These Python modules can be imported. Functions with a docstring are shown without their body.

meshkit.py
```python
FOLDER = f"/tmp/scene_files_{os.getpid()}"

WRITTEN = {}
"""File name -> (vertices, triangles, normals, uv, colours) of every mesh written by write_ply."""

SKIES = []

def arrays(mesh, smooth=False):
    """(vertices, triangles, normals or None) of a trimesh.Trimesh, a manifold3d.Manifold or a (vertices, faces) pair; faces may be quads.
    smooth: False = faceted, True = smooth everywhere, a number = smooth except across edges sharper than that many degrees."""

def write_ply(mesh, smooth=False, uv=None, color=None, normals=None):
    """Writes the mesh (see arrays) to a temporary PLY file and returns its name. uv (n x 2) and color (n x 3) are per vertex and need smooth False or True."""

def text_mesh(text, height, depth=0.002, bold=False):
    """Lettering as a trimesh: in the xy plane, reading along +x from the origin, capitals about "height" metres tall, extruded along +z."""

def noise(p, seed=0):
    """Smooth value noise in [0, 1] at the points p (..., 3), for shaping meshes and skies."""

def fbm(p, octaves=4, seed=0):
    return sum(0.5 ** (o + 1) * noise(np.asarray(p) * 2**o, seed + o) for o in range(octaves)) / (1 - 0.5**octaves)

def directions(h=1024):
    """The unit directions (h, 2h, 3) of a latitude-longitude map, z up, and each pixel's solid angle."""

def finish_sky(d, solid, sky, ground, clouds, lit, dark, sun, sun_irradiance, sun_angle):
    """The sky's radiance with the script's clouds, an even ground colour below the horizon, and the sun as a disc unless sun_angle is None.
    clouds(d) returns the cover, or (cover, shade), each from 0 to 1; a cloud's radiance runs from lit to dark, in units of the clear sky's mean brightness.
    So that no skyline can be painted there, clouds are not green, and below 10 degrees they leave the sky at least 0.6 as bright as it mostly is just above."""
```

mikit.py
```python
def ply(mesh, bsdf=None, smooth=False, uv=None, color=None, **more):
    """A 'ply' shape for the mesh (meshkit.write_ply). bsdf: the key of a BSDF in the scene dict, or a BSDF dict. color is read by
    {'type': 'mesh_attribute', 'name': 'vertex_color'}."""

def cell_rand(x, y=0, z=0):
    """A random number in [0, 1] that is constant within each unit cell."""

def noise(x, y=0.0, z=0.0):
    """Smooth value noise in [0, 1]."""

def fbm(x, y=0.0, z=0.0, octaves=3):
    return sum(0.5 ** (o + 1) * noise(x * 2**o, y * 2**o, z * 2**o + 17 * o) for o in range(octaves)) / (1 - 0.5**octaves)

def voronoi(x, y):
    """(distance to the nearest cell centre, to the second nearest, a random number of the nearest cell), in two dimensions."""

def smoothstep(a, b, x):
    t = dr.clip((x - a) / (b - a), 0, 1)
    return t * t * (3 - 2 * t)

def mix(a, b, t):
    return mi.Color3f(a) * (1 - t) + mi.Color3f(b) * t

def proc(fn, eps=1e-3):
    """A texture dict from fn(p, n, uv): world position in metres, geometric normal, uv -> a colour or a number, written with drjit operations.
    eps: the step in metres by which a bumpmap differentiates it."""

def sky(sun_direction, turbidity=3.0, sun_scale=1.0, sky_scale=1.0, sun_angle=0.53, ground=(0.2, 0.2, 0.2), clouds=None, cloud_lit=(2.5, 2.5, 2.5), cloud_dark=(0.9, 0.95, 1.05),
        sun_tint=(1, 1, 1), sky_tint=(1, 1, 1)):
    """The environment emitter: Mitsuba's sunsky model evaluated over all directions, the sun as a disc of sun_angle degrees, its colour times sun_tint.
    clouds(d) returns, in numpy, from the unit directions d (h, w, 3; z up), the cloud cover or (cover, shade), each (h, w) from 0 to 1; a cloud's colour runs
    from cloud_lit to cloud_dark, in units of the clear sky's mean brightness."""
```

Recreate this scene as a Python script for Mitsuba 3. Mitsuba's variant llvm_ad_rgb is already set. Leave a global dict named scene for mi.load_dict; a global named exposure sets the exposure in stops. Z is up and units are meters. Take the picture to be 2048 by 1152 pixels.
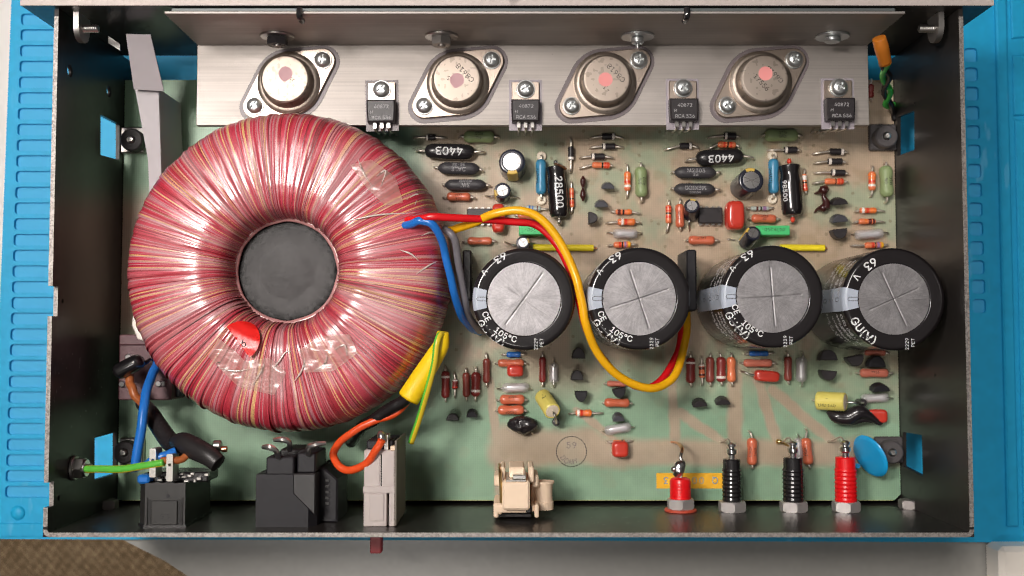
import math, random
import numpy as np, trimesh, manifold3d, shapely
from shapely.geometry import Polygon, Point, box as sbox
from shapely.ops import unary_union
import drjit as dr, mitsuba as mi, mikit
from meshkit import text_mesh, fbm as nfbm, noise as nnoise
from mikit import proc, noise, fbm, voronoi, cell_rand, smoothstep, mix

# ---------------------------------------------------------------- camera, lamps, exposure
exposure = -0.08
T = mi.ScalarTransform4f
scene, labels = {'type': 'scene'}, {}
MM = 0.001
F, D0, PITCH = 2134.0, 440.0, math.radians(2.9)        # focal length in photo pixels, distance to the board in mm, camera tilt
CAM = np.array([0.0, -D0 * math.sin(PITCH), D0 * math.cos(PITCH)])
FWD = np.array([0.0, math.sin(PITCH), -math.cos(PITCH)])
UPV = np.array([0.0, math.cos(PITCH), math.sin(PITCH)])
scene['camera'] = {'type': 'thinlens', 'fov': 2 * math.degrees(math.atan(1024 / F)), 'fov_axis': 'x', 'near_clip': 0.01, 'far_clip': 20.0,
                   'aperture_radius': 0.0014, 'focus_distance': 0.392,
                   'to_world': T().look_at(origin=(CAM * MM).tolist(), target=[0, 0, 0], up=[0, 1, 0])}
scene['room_light'] = {'type': 'constant', 'radiance': {'type': 'rgb', 'value': [0.125, 0.118, 0.112]}}


def lamp(key, pos, target, sx, sy, power, col, label):
    scene[key] = {'type': 'rectangle', 'to_world': T().look_at(origin=pos, target=target, up=[0, 1, 0.01]) @ T().scale([sx, sy, 1]),
                  'bsdf': {'type': 'diffuse'}, 'emitter': {'type': 'area', 'radiance': {'type': 'rgb', 'value': [power * c for c in col]}}}
    labels[key] = {'label': label, 'category': 'lamp'}


lamp('work_lamp', [-0.245, 0.110, 0.640], [-0.02, 0.0, 0], 0.055, 0.055, 90.0, (1.0, 0.93, 0.87), 'bright work lamp held up left above the opened amplifier')
lamp('ceiling_lamp', [-0.42, 0.60, 1.70], [0, 0, 0], 0.12, 0.30, 24.0, (1.0, 0.94, 0.90), 'wide warm ceiling lamp up left of the opened amplifier')
lamp('ceiling_lamp_001', [-0.25, -0.60, 1.80], [0, 0, 0], 0.20, 0.10, 16.0, (1.0, 0.94, 0.88), 'narrow ceiling lamp on the connector side of the amplifier')


# ---------------------------------------------------------------- helpers
def ray(px, py):
    return FWD + (px - 1024) / F * np.array([1.0, 0, 0]) + (576 - py) / F * UPV


def U(px, py, z=0.0):
    """where the sight line of a photo pixel meets the level z (mm)"""
    r = ray(px, py)
    return CAM + r * ((z - CAM[2]) / r[2])


def UX(px, py, x):
    r = ray(px, py)
    return CAM + r * (x / r[0])


def UY(px, py, y):
    r = ray(px, py)
    return CAM + r * ((y - CAM[1]) / r[1])


def sc(z):
    return F / (D0 - z)                                  # photo pixels per mm at the level z


def numbered(name):
    used = numbered.used
    k, n = name, 0
    while k in used:
        n += 1
        k = f'{name}_{n:03d}'
    used.add(k)
    return k


numbered.used = set()


def thing(name, label, cat, group=None, kind=None):
    k = numbered(name)
    labels[k] = {'label': label, 'category': cat}
    if group:
        labels[k]['group'] = group
    if kind:
        labels[k]['kind'] = kind
    return k


def put(key, mesh, bsdf, smooth=32, uv=None):
    """mesh in mm -> an entry of the scene; key is a thing or thing__part"""
    if hasattr(mesh, 'to_mesh'):
        m = mesh.to_mesh()
        mesh = trimesh.Trimesh(m.vert_properties[:, :3], m.tri_verts, process=False)
    if isinstance(mesh, list):
        mesh = trimesh.util.concatenate(mesh)
    mesh = trimesh.Trimesh(np.asarray(mesh.vertices) * MM, mesh.faces, process=False)
    scene[key] = mikit.ply(mesh, 'mat_' + bsdf, smooth, uv=uv)
    return key


def part(parent, name, mesh, bsdf, smooth=32, uv=None):
    return put(numbered(f'{parent}__{name}'), mesh, bsdf, smooth, uv)


def lathe(prof, seg=28):
    return trimesh.creation.revolve(np.array(prof, float), sections=seg)


def frame(p0, p1):
    p0, p1 = np.asarray(p0, float), np.asarray(p1, float)
    z = p1 - p0
    z /= np.linalg.norm(z)
    u = np.array([0, 0, 1.0]) if abs(z[2]) < 0.98 else np.array([0, 1.0, 0])
    x = u - z * (u @ z)
    x /= np.linalg.norm(x)
    M = np.eye(4)
    M[:3, 0], M[:3, 1], M[:3, 2], M[:3, 3] = x, np.cross(z, x), z, p0
    return M


def along(mesh, p0, p1):
    mesh = mesh.copy()
    mesh.apply_transform(frame(p0, p1))
    return mesh


def cyl(p0, p1, r, seg=24, bevel=0.0, r1=None):
    L = np.linalg.norm(np.asarray(p1, float) - np.asarray(p0, float))
    r1 = r if r1 is None else r1
    b = bevel
    prof = [(0, 0), (r - b, 0), (r, b), (r1, L - b), (r1 - b, L), (0, L)] if b else [(0, 0), (r, 0), (r1, L), (0, L)]
    return along(lathe(prof, seg), p0, p1)


def cbox(lo, hi, b=0.25):
    """box with chamfered edges"""
    lo, hi = np.minimum(lo, hi).astype(float), np.maximum(lo, hi).astype(float)
    b = min(b, 0.45 * (hi - lo).min())
    pts = []
    for i in range(8):
        s = [(i >> k) & 1 for k in range(3)]
        for ax in range(3):
            p = []
            for k in range(3):
                v, d = (hi[k], -1) if s[k] else (lo[k], 1)
                p.append(v + (0 if k == ax else d * b))
            pts.append(p)
    return trimesh.convex.convex_hull(np.array(pts))


def PB(px0, px1, py0, py1, z0, z1, b=0.25):
    """upright box whose top face (level z1) covers the photo rectangle"""
    a, c = U(px0, py1, z1), U(px1, py0, z1)
    return cbox([a[0], a[1], z0], [c[0], c[1], z1], b)


def prism(poly, z0, z1):
    ms = []
    for g in getattr(poly, 'geoms', [poly]):
        m = trimesh.creation.extrude_polygon(g, z1 - z0, engine='earcut')
        m.apply_translation([0, 0, z0])
        ms.append(m)
    return trimesh.util.concatenate(ms)


def bprism(poly, z0, z1, b=0.3):
    """extruded convex outline with a chamfered top edge"""
    p = shapely.segmentize(poly, 100).exterior.coords[:-1]
    q = poly.buffer(-b).exterior.coords[:-1]
    pts = [(x, y, z0) for x, y in p] + [(x, y, z1 - b) for x, y in p] + [(x, y, z1) for x, y in q]
    return trimesh.convex.convex_hull(np.array(pts))


def spline(pts, n=10):
    """Catmull-Rom through the points"""
    P = np.asarray(pts, float)
    P = np.vstack([2 * P[0] - P[1], P, 2 * P[-1] - P[-2]])
    out = []
    for i in range(1, len(P) - 2):
        for t in np.linspace(0, 1, n, endpoint=False):
            a, b, c, d = P[i - 1:i + 3]
            out.append(0.5 * (2 * b + (c - a) * t + (2 * a - 5 * b + 4 * c - d) * t * t + (3 * b - a - 3 * c + d) * t ** 3))
    out.append(P[-2])
    return np.array(out)


def tube(pts, r, sides=10, smoothn=8):
    p = spline(pts, smoothn) if smoothn else np.asarray(pts, float)
    r = np.interp(np.linspace(0, 1, len(p)), np.linspace(0, 1, len(np.atleast_1d(r))), np.atleast_1d(r)) if np.ndim(r) else np.full(len(p), float(r))
    t = np.gradient(p, axis=0)
    t /= np.linalg.norm(t, axis=1, keepdims=True) + 1e-9
    a = np.cross(t[0], [0.3, 0.2, 1.0])
    A = []
    for k in range(len(p)):
        a = a - t[k] * (a @ t[k])
        a /= np.linalg.norm(a) + 1e-9
        A.append(a)
    A = np.array(A)
    B = np.cross(t, A)
    ang = np.arange(sides) * 2 * np.pi / sides
    v = p[:, None] + r[:, None, None] * (np.cos(ang)[None, :, None] * A[:, None] + np.sin(ang)[None, :, None] * B[:, None])
    n = len(p)
    i, j = np.meshgrid(np.arange(n - 1), np.arange(sides), indexing='ij')
    q = np.stack([i * sides + j, i * sides + (j + 1) % sides, (i + 1) * sides + (j + 1) % sides, (i + 1) * sides + j], -1).reshape(-1, 4)
    f = np.vstack([q[:, [0, 1, 2]], q[:, [0, 2, 3]]])
    v = np.vstack([v.reshape(-1, 3), p[:1], p[-1:]])
    k = np.arange(sides)
    f = np.vstack([f, np.stack([np.full(sides, n * sides), (k + 1) % sides, k], 1),
                   np.stack([np.full(sides, n * sides + 1), (n - 1) * sides + k, (n - 1) * sides + (k + 1) % sides], 1)])
    return trimesh.Trimesh(v, f, process=False)


def ellipsoid(c, rx, ry, rz, rot=0.0, sub=3):
    m = trimesh.creation.icosphere(subdivisions=sub)
    m.apply_scale([rx, ry, rz])
    m.apply_transform(trimesh.transformations.rotation_matrix(rot, [0, 0, 1]))
    m.apply_translation(c)
    return m


def rot_about(mesh, ang, axis, point):
    mesh.apply_transform(trimesh.transformations.rotation_matrix(ang, axis, point))
    return mesh


def hexnut(c, axis, R, h, hole=0.0):
    """hexagonal nut with chamfered corners: c centre of its base, axis its direction"""
    hx = Polygon([(R * math.cos(k * math.pi / 3), R * math.sin(k * math.pi / 3)) for k in range(6)])
    m = manifold3d.CrossSection([np.array(hx.exterior.coords[:-1])]).extrude(h)
    cone = manifold3d.Manifold.cylinder(h, R * 1.35, R * 0.9, 48) ^ manifold3d.Manifold.cylinder(h, R * 0.9 + 0.0, R * 1.35, 48)
    cone = manifold3d.Manifold.cylinder(h, R * 0.9 + h * 0.8, R * 0.9, 48) ^ manifold3d.Manifold.cylinder(h, R * 0.9, R * 0.9 + h * 0.8, 48)
    m = m ^ cone
    if hole:
        m = m - manifold3d.Manifold.cylinder(h * 3, hole, hole, 32).translate([0, 0, -h])
    q = m.to_mesh()
    t = trimesh.Trimesh(q.vert_properties[:, :3], q.tri_verts, process=False)
    return along(t, c, np.asarray(c, float) + np.asarray(axis, float))


def pan_screw(c, R, h, ang):
    """pan head with a cross recess, upright, base centre c"""
    prof = [(0, 0), (R, 0), (R * 1.02, h * 0.25), (R * 0.93, h * 0.62), (R * 0.72, h * 0.88), (R * 0.4, h), (0, h * 1.02)]
    q = lathe(prof, 32)
    m = manifold3d.Manifold(manifold3d.Mesh(np.asarray(q.vertices, np.float32), np.asarray(q.faces, np.uint32)))
    for k in (0, 1):
        bar = manifold3d.Manifold.cube([R * 1.15, R * 0.27, h], True).rotate([0, 0, ang + 90 * k]).translate([0, 0, h * 0.95])
        m = m - bar
    m = m - manifold3d.Manifold.cylinder(h, R * 0.12, R * 0.33, 20).translate([0, 0, h * 0.25])
    q = m.to_mesh()
    t = trimesh.Trimesh(q.vert_properties[:, :3], q.tri_verts, process=False)
    t.apply_translation(c)
    return t


def flat_text(s, h, c, ang=0.0, bold=False, depth=0.06):
    m = text_mesh(s, h, depth, bold)
    lo, hi = m.bounds
    m.apply_translation([-(lo[0] + hi[0]) / 2, -h / 2, 0])
    m.apply_transform(trimesh.transformations.rotation_matrix(ang, [0, 0, 1]))
    m.apply_translation(c)
    return m


def wrap_text(s, h, c, d, r, th0=0.0, bold=False, depth=0.06):
    """print on a lying round body: c on the axis, d the direction of reading, r its radius, th0 angle from straight up"""
    m = text_mesh(s, h, depth, bold)
    lo, hi = m.bounds
    u, v, w = (m.vertices - [(lo[0] + hi[0]) / 2, h / 2, 0]).T
    d = np.asarray(d, float) / np.linalg.norm(d)
    up = np.array([0, 0, 1.0]) - d * d[2]
    up /= np.linalg.norm(up)
    t = np.cross(up, d)
    th = v / r + th0
    m.vertices = np.asarray(c) + u[:, None] * d + ((r + 0.02 + w) * np.cos(th))[:, None] * up + ((r + 0.02 + w) * np.sin(th))[:, None] * t
    return m


def ring_text(s, h, amid, r, z, bold=False):
    """print around the top of a can, tops of the letters towards its centre, centred on the angle amid (degrees); it bends over the rounded shoulder"""
    m = text_mesh(s, h, 0.05, bold)
    lo, hi = m.bounds
    u, v, w = m.vertices.T
    a, q = math.radians(amid) + (u - (lo[0] + hi[0]) / 2) / (r - h / 2), r - v
    k = 1.9
    e = np.clip((q - (RC - k)) / k, 0, math.pi / 2)
    rad = np.where(q <= RC - k, q, RC - k + (k + w) * np.sin(e))
    zz = np.where(q <= RC - k, z + w, z - k + (k + w) * np.cos(e) - np.clip(q - (RC - k) - k * math.pi / 2, 0, None))
    m.vertices = np.stack([rad * np.cos(a), rad * np.sin(a), zz], 1)
    return m


def side_text(s, h, a0, r, z, bold=False):
    m = text_mesh(s, h, 0.05, bold)
    u, v, w = m.vertices.T
    a = math.radians(a0) + u / r
    m.vertices = np.stack([(r + w) * np.cos(a), (r + w) * np.sin(a), z + v], 1)
    return m


# ---------------------------------------------------------------- materials
def S(h):
    c = np.array([int(h[i:i + 2], 16) for i in (0, 2, 4)]) / 255.0
    return [float(x) for x in np.where(c <= 0.04045, c / 12.92, ((c + 0.055) / 1.055) ** 2.4)]


def mat(key, col, rough=0.4, metal=0.0, coat=0.0, spec=0.5, **kw):
    c = col if isinstance(col, dict) else {'type': 'rgb', 'value': S(col) if isinstance(col, str) else list(col)}
    r = rough if isinstance(rough, dict) else float(rough)
    b = {'type': 'principled', 'base_color': c, 'roughness': r, 'metallic': float(metal), 'specular': float(spec)}
    if coat:
        b['clearcoat'] = float(coat)
        b['clearcoat_gloss'] = 0.93
    b.update(kw)
    scene['mat_' + key] = {'type': 'twosided', 'bsdf': b}
    return key


def bumped(key, col, rough, fn, height, metal=0.0, eps=1e-4, **kw):
    c = col if isinstance(col, dict) else {'type': 'rgb', 'value': S(col) if isinstance(col, str) else list(col)}
    r = rough if isinstance(rough, dict) else float(rough)
    scene['mat_' + key] = {'type': 'twosided', 'bsdf': {'type': 'bumpmap', 'bump': proc(fn, eps), 'scale': height,
                  'inner': {'type': 'principled', 'base_color': c, 'roughness': r, 'metallic': float(metal), **kw}}}
    return key


def black_paint(p, n, uv):
    s = fbm(p.x * 900, p.y * 900, p.z * 900)
    w = noise(p.x * 40, p.y * 40, p.z * 40)
    dust = smoothstep(0.90, 0.93, noise(p.x * 600, p.y * 600, p.z * 600)) * smoothstep(0.62, 0.8, noise(p.x * 25 + 9, p.y * 25, p.z * 25))
    return mix(mi.Color3f(0.019, 0.0168, 0.0158) * (0.85 + 0.3 * s) * (0.9 + 0.2 * w), mi.Color3f(0.30, 0.29, 0.28), dust * 0.12)


def black_rough(p, n, uv):
    return 0.28 + 0.06 * noise(p.x * 60, p.y * 60, p.z * 60)


bumped('black_paint', proc(black_paint), proc(black_rough), lambda p, n, uv: noise(p.x * 1600, p.y * 1600, p.z * 1600), 0.000008, specular=0.32)


def edge_metal(p, n, uv):
    s = fbm(p.x * 2200, p.y * 2200, p.z * 2200)
    return mix(mi.Color3f(0.17, 0.155, 0.145), mi.Color3f(0.40, 0.37, 0.345), smoothstep(0.25, 0.75, s))


mat('cut_edge', proc(edge_metal), 0.5, 0.6)


def panel_grey(p, n, uv):
    s = fbm(p.x * 1800, p.y * 1800, p.z * 1800)
    dark = smoothstep(0.90, 0.93, noise(p.x * 90 + 3, p.y * 240, 1.0))
    return mi.Color3f(0.47, 0.41, 0.38) * (0.88 + 0.24 * s) * (1 - 0.4 * dark)


mat('panel_grey', proc(panel_grey), 0.55, 0.15)


def brushed(p, n, uv):
    s = noise(p.x * 30, p.y * 2600, p.z * 2600)
    w = fbm(p.x * 25, p.y * 60, p.z * 60)
    spot = smoothstep(0.93, 0.96, noise(p.x * 700, p.y * 700, p.z * 700 + 5)) * smoothstep(0.5, 0.7, noise(p.x * 40, p.y * 40, p.z * 40))
    return mi.Color3f(0.47, 0.43, 0.40) * (0.82 + 0.2 * s) * (0.9 + 0.2 * w) * (1 - 0.6 * spot)


bumped('brushed_aluminium', proc(brushed), proc(lambda p, n, uv: 0.54 + 0.12 * noise(p.x * 40, p.y * 300, p.z * 300)),
       lambda p, n, uv: noise(p.x * 25, p.y * 1500, p.z * 1500), 0.00003, metal=1.0)


def pcb_segments():
    """copper runs seen through the board (photo pixels, width in px)"""
    return [((1000, 880), (1000, 1000), 22), ((1010, 880), (1240, 905), 60), ((1190, 905), (1800, 905), 52), ((1340, 700), (1352, 900), 22), ((1352, 900), (1340, 905), 30),
            ((1360, 825), (1445, 885), 20), ((1470, 740), (1470, 905), 30), ((1512, 745), (1555, 885), 22), ((1545, 780), (1690, 905), 22), ((1152, 820), (1230, 880), 16),
            ((980, 760), (1000, 940), 16), ((1010, 905), (1180, 890), 70)]


def dseg(x, y, a, b):
    ax, ay, bx, by = a[0], a[1], b[0], b[1]
    dx, dy = bx - ax, by - ay
    L2 = dx * dx + dy * dy + 1e-12
    t = dr.clip(((x - ax) * dx + (y - ay) * dy) / L2, 0, 1)
    return dr.sqrt(dr.square(x - ax - t * dx) + dr.square(y - ay - t * dy))


SEGS = [(U(*a)[:2] * MM, U(*b)[:2] * MM, w / sc(0) / 2 * MM) for a, b, w in pcb_segments()]
YTOP = float(U(1024, 700)[1] * MM)


def pcb_colour(p, n, uv):
    x, y = p.x, p.y
    green = mix(mi.Color3f(0.180, 0.350, 0.215), mi.Color3f(0.250, 0.405, 0.268), fbm(x * 60, y * 60, 0.0))
    brown = mix(mi.Color3f(0.47, 0.275, 0.195), mi.Color3f(0.49, 0.325, 0.240), noise(x * 120, y * 120, 4.0))
    # the copper side shows through as broad soft patches where the parts are dense
    blob = fbm(x * 70 + 3, y * 55 + 1, 2.0, 3)
    dense = smoothstep(YTOP - 0.028, YTOP + 0.004, y) * smoothstep(-0.045, -0.03, x)
    left = smoothstep(-0.125, -0.135, x) * smoothstep(0.045, 0.03, y) * smoothstep(-0.03, -0.01, y)
    mott = fbm(x * 230, y * 190, 8.0, 3)
    cover = dr.maximum(smoothstep(0.26, 0.62, blob + 0.35 * (mott - 0.5)) * dense * 0.95, left)
    for a, b, w in SEGS:
        cover = dr.maximum(cover, 0.80 * (1 - smoothstep(w * 0.6, w * 1.4, dseg(x, y, a, b) + 0.0016 * (mott - 0.5))))
    base = mix(green, brown, cover * 0.9)
    haze = mix(base, mi.Color3f(0.46, 0.36, 0.24), dense * 0.46)
    weave = 0.95 + 0.05 * dr.sin(x * 6.2832 / 0.00092) + 0.02 * dr.sin(y * 6.2832 / 0.00092)
    d1, d2, cr = voronoi(x * 190, y * 190)
    pad = (1 - smoothstep(0.10, 0.16, d1)) * dr.select(cr > 0.72, 1.0, 0.0) * dense
    flux = smoothstep(0.60, 0.78, fbm(x * 150 + 9, y * 150, 6.0)) * smoothstep(-0.06, -0.03, x) * (0.25 + 0.75 * dense)
    haze = mix(haze, mi.Color3f(0.30, 0.21, 0.11), flux * 0.45)
    haze = mix(haze, mi.Color3f(0.46, 0.45, 0.38), 0.10)
    return mix(haze, mi.Color3f(0.20, 0.15, 0.09), pad * 0.55) * weave * (0.90 + 0.2 * mott)


bumped('board_laminate', proc(pcb_colour), 0.38, lambda p, n, uv: dr.sin(p.x * 6.2832 / 0.00092) + dr.sin(p.y * 6.2832 / 0.00092), 0.000006, specular=0.5)
mat('board_edge', S('a8b070'), 0.6)


def mat_blue(p, n, uv):
    s = fbm(p.x * 300, p.y * 300, p.z * 300)
    w = fbm(p.x * 22, p.y * 14, 1.0)
    scuff = smoothstep(0.70, 0.80, fbm(p.x * 260, p.y * 60, 5.0)) * smoothstep(0.45, 0.7, noise(p.x * 30, p.y * 30, 2.0))
    return mix(mi.Color3f(0.010, 0.345, 0.62) * (0.88 + 0.16 * s) * (0.88 + 0.24 * w), mi.Color3f(0.12, 0.45, 0.70), 0.5 * scuff)


mat('silicone_blue', proc(mat_blue), 0.5, spec=0.4)
mat('silicone_pale', [0.035, 0.36, 0.63], 0.6)


def table_col(p, n, uv):
    return mi.Color3f(0.29, 0.285, 0.265) * (0.95 + 0.1 * fbm(p.x * 500, p.y * 500, 0.0))


bumped('table_top', proc(table_col), 0.3, lambda p, n, uv: fbm(p.x * 900, p.y * 900, 0.0), 0.00003, specular=0.5)
mat('table_dark', S('2a2422'), 0.5)
mat('desk_pale', [0.66, 0.63, 0.60], 0.5)


def carpet_col(p, n, uv):
    u, v = p.x * 105 + 0.25 * p.y * 105, p.y * 105
    a = 0.5 + 0.28 * dr.sin(u * 6.2832) * dr.sin(v * 6.2832) + 0.18 * dr.sin(u * 12.566 + v * 6.2832) + 0.5 * (fbm(u * 1.5, v * 1.5, 0.0) - 0.5)
    return mix(mi.Color3f(0.30, 0.22, 0.135), mi.Color3f(0.17, 0.115, 0.065), smoothstep(0.1, 0.75, a)) * (0.8 + 0.4 * noise(p.x * 400, p.y * 400, 0.0))


mat('carpet', proc(carpet_col), 0.95, spec=0.1)

mat('steel', [0.62, 0.60, 0.57], 0.28, 1.0)
mat('zinc', [0.62, 0.64, 0.64], 0.33, 0.9)
mat('dull_steel', [0.42, 0.40, 0.38], 0.42, 1.0)
mat('bright_lead', [0.80, 0.77, 0.73], 0.25, 1.0)
mat('lead_wire', [0.74, 0.67, 0.59], 0.42, 0.85)
mat('nut_dark', [0.24, 0.22, 0.21], 0.4, 0.6)
mat('nut_steel', [0.58, 0.55, 0.53], 0.36, 0.65)
mat('contact_tin', [0.52, 0.50, 0.47], 0.33, 0.75)
mat('solder', [0.72, 0.71, 0.70], 0.18, 1.0)
mat('copper', [0.85, 0.42, 0.22], 0.3, 1.0)
mat('gold', [0.80, 0.55, 0.22], 0.3, 1.0)


def can_metal(p, n, uv):
    w = fbm(p.x * 120, p.y * 120, p.z * 120)
    s = smoothstep(0.70, 0.76, noise(p.x * 900, p.y * 900, p.z * 300))
    return mix(mi.Color3f(0.40, 0.33, 0.275), mi.Color3f(0.46, 0.395, 0.34), w) * (1 - 0.25 * s)


mat('can_metal', proc(can_metal), 0.5, 1.0)
mat('can_flange', [0.52, 0.43, 0.36], 0.38, 1.0)
mat('mica', S('6f6668'), 0.4)
mat('mica_pale', S('9c949b'), 0.35)
mat('pink_paint', S('e08f8c'), 0.6)
mat('mauve_paint', S('bb9397'), 0.6)
mat('ink_dark', S('2b2526'), 0.6)
mat('ink_white', S('dcdcdc'), 0.55)
mat('ink_grey', S('a8a6a8'), 0.55)
mat('ink_blue', S('5c89b5'), 0.6)
mat('epoxy_black', S('2a2628'), 0.42)
mat('plastic_black', S('1d1b1c'), 0.35, spec=0.6)
mat('plastic_charcoal', S('212024'), 0.5, spec=0.3)
mat('transistor_grey', S('45454b'), 0.38)
mat('sleeve_black', S('171315'), 0.16, spec=0.6, coat=0.6)
mat('gloss_black', S('151315'), 0.14, spec=0.7, coat=0.8)
mat('resistor_grey', S('3a383b'), 0.5)
mat('resistor_black', S('232123'), 0.3, coat=0.3)
mat('resistor_green', S('8a9a6c'), 0.45)
mat('resistor_blue', S('3f87ac'), 0.36, coat=0.2)
mat('resistor_orange', S('c9684a'), 0.25, coat=0.5)
mat('resistor_pink', S('c4705c'), 0.4)
mat('resistor_brown', S('8a4238'), 0.35, coat=0.3)
mat('resistor_maroon', S('86302c'), 0.35, coat=0.3)
mat('resistor_coral', S('e07a50'), 0.22, coat=0.6)
mat('resistor_pale', S('a9b3ab'), 0.3, coat=0.4)
mat('resistor_deep_blue', S('2a68b4'), 0.3, coat=0.4)
mat('ceramic_white', S('e6d9c4'), 0.45)
mat('film_red', S('c43a2c'), 0.22, coat=0.6)
mat('film_green', S('4cc878'), 0.4)
mat('film_yellow', S('ded06c'), 0.33)
mat('film_end', S('d8cbb6'), 0.45)
mat('disc_blue', S('1c9bd6'), 0.3, coat=0.4)
mat('dipped_brown', S('3a1a18'), 0.15, coat=0.8)
mat('dipped_black', S('221e21'), 0.22, coat=0.6)
mat('electrolytic_navy', S('20222f'), 0.2, coat=0.6)
mat('stripe_silver', S('aab2bf'), 0.4)
mat('stripe_gold', S('cfae55'), 0.4)
for nm, h in (('red', 'd23a24'), ('black', '1a1516'), ('white', 'e9dfd6'), ('orange', 'ec7a34'), ('violet', '8f6a90'), ('yellow', 'eeb52c'), ('blue', '3d63b0'), ('brown', '5c2520')):
    mat('band_' + nm, S(h), 0.28, coat=0.4)
mat('sleeve_yellow', S('f0c818'), 0.4)
mat('wire_red', S('d0141c'), 0.3, coat=0.2)
mat('wire_yellow', S('efaf12'), 0.32, coat=0.2)
mat('wire_blue', S('1f6cc0'), 0.3, coat=0.2)
mat('wire_grey', S('6f6b70'), 0.35)
mat('wire_orange', S('dd4f22'), 0.33, coat=0.2)
mat('wire_black', S('1a1819'), 0.3, coat=0.3)
mat('wire_brown', S('a0592f'), 0.35)
mat('wire_green', S('34a03c'), 0.35)
mat('jumper_yellow', S('ecd62a'), 0.4)
mat('shrink_black', S('232021'), 0.42)
mat('post_red', S('e01218'), 0.3, coat=0.3)
mat('washer_red', S('b84a35'), 0.5)
mat('cream_plastic', S('e6cdb2'), 0.5)
mat('grey_plastic', S('b5aaa6'), 0.5)
mat('grey_cover', S('6b655c'), 0.6)
mat('maroon_plastic', S('5b3b40'), 0.5)
mat('white_plastic', S('e3dcd2'), 0.4)
mat('label_yellow', S('f0b428'), 0.5)
mat('grey_sheet', S('aaa4a7'), 0.55)
mat('sticker_red', S('e0201c'), 0.3, coat=0.3)
mat('button_red', S('a8202a'), 0.4)
mat('rubber', S('2b2728'), 0.6)
mat('rubber_grey', S('4a4647'), 0.6)
scene['mat_clear_film'] = {'type': 'thindielectric', 'int_ior': 1.6}


def film(key, opacity, col, alpha):
    scene['mat_' + key] = {'type': 'mask', 'opacity': opacity, 'bsdf': {'type': 'twosided', 'bsdf': {'type': 'roughplastic', 'diffuse_reflectance': {'type': 'rgb', 'value': col}, 'alpha': alpha, 'int_ior': 2.4, 'distribution': 'ggx'}}}


film('cloudy_film', 0.34, [0.80, 0.78, 0.78], 0.08)
film('tape_film', 0.20, [0.80, 0.70, 0.56], 0.06)
mat('foil', [0.86, 0.84, 0.86], 0.3, 0.55)


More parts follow.
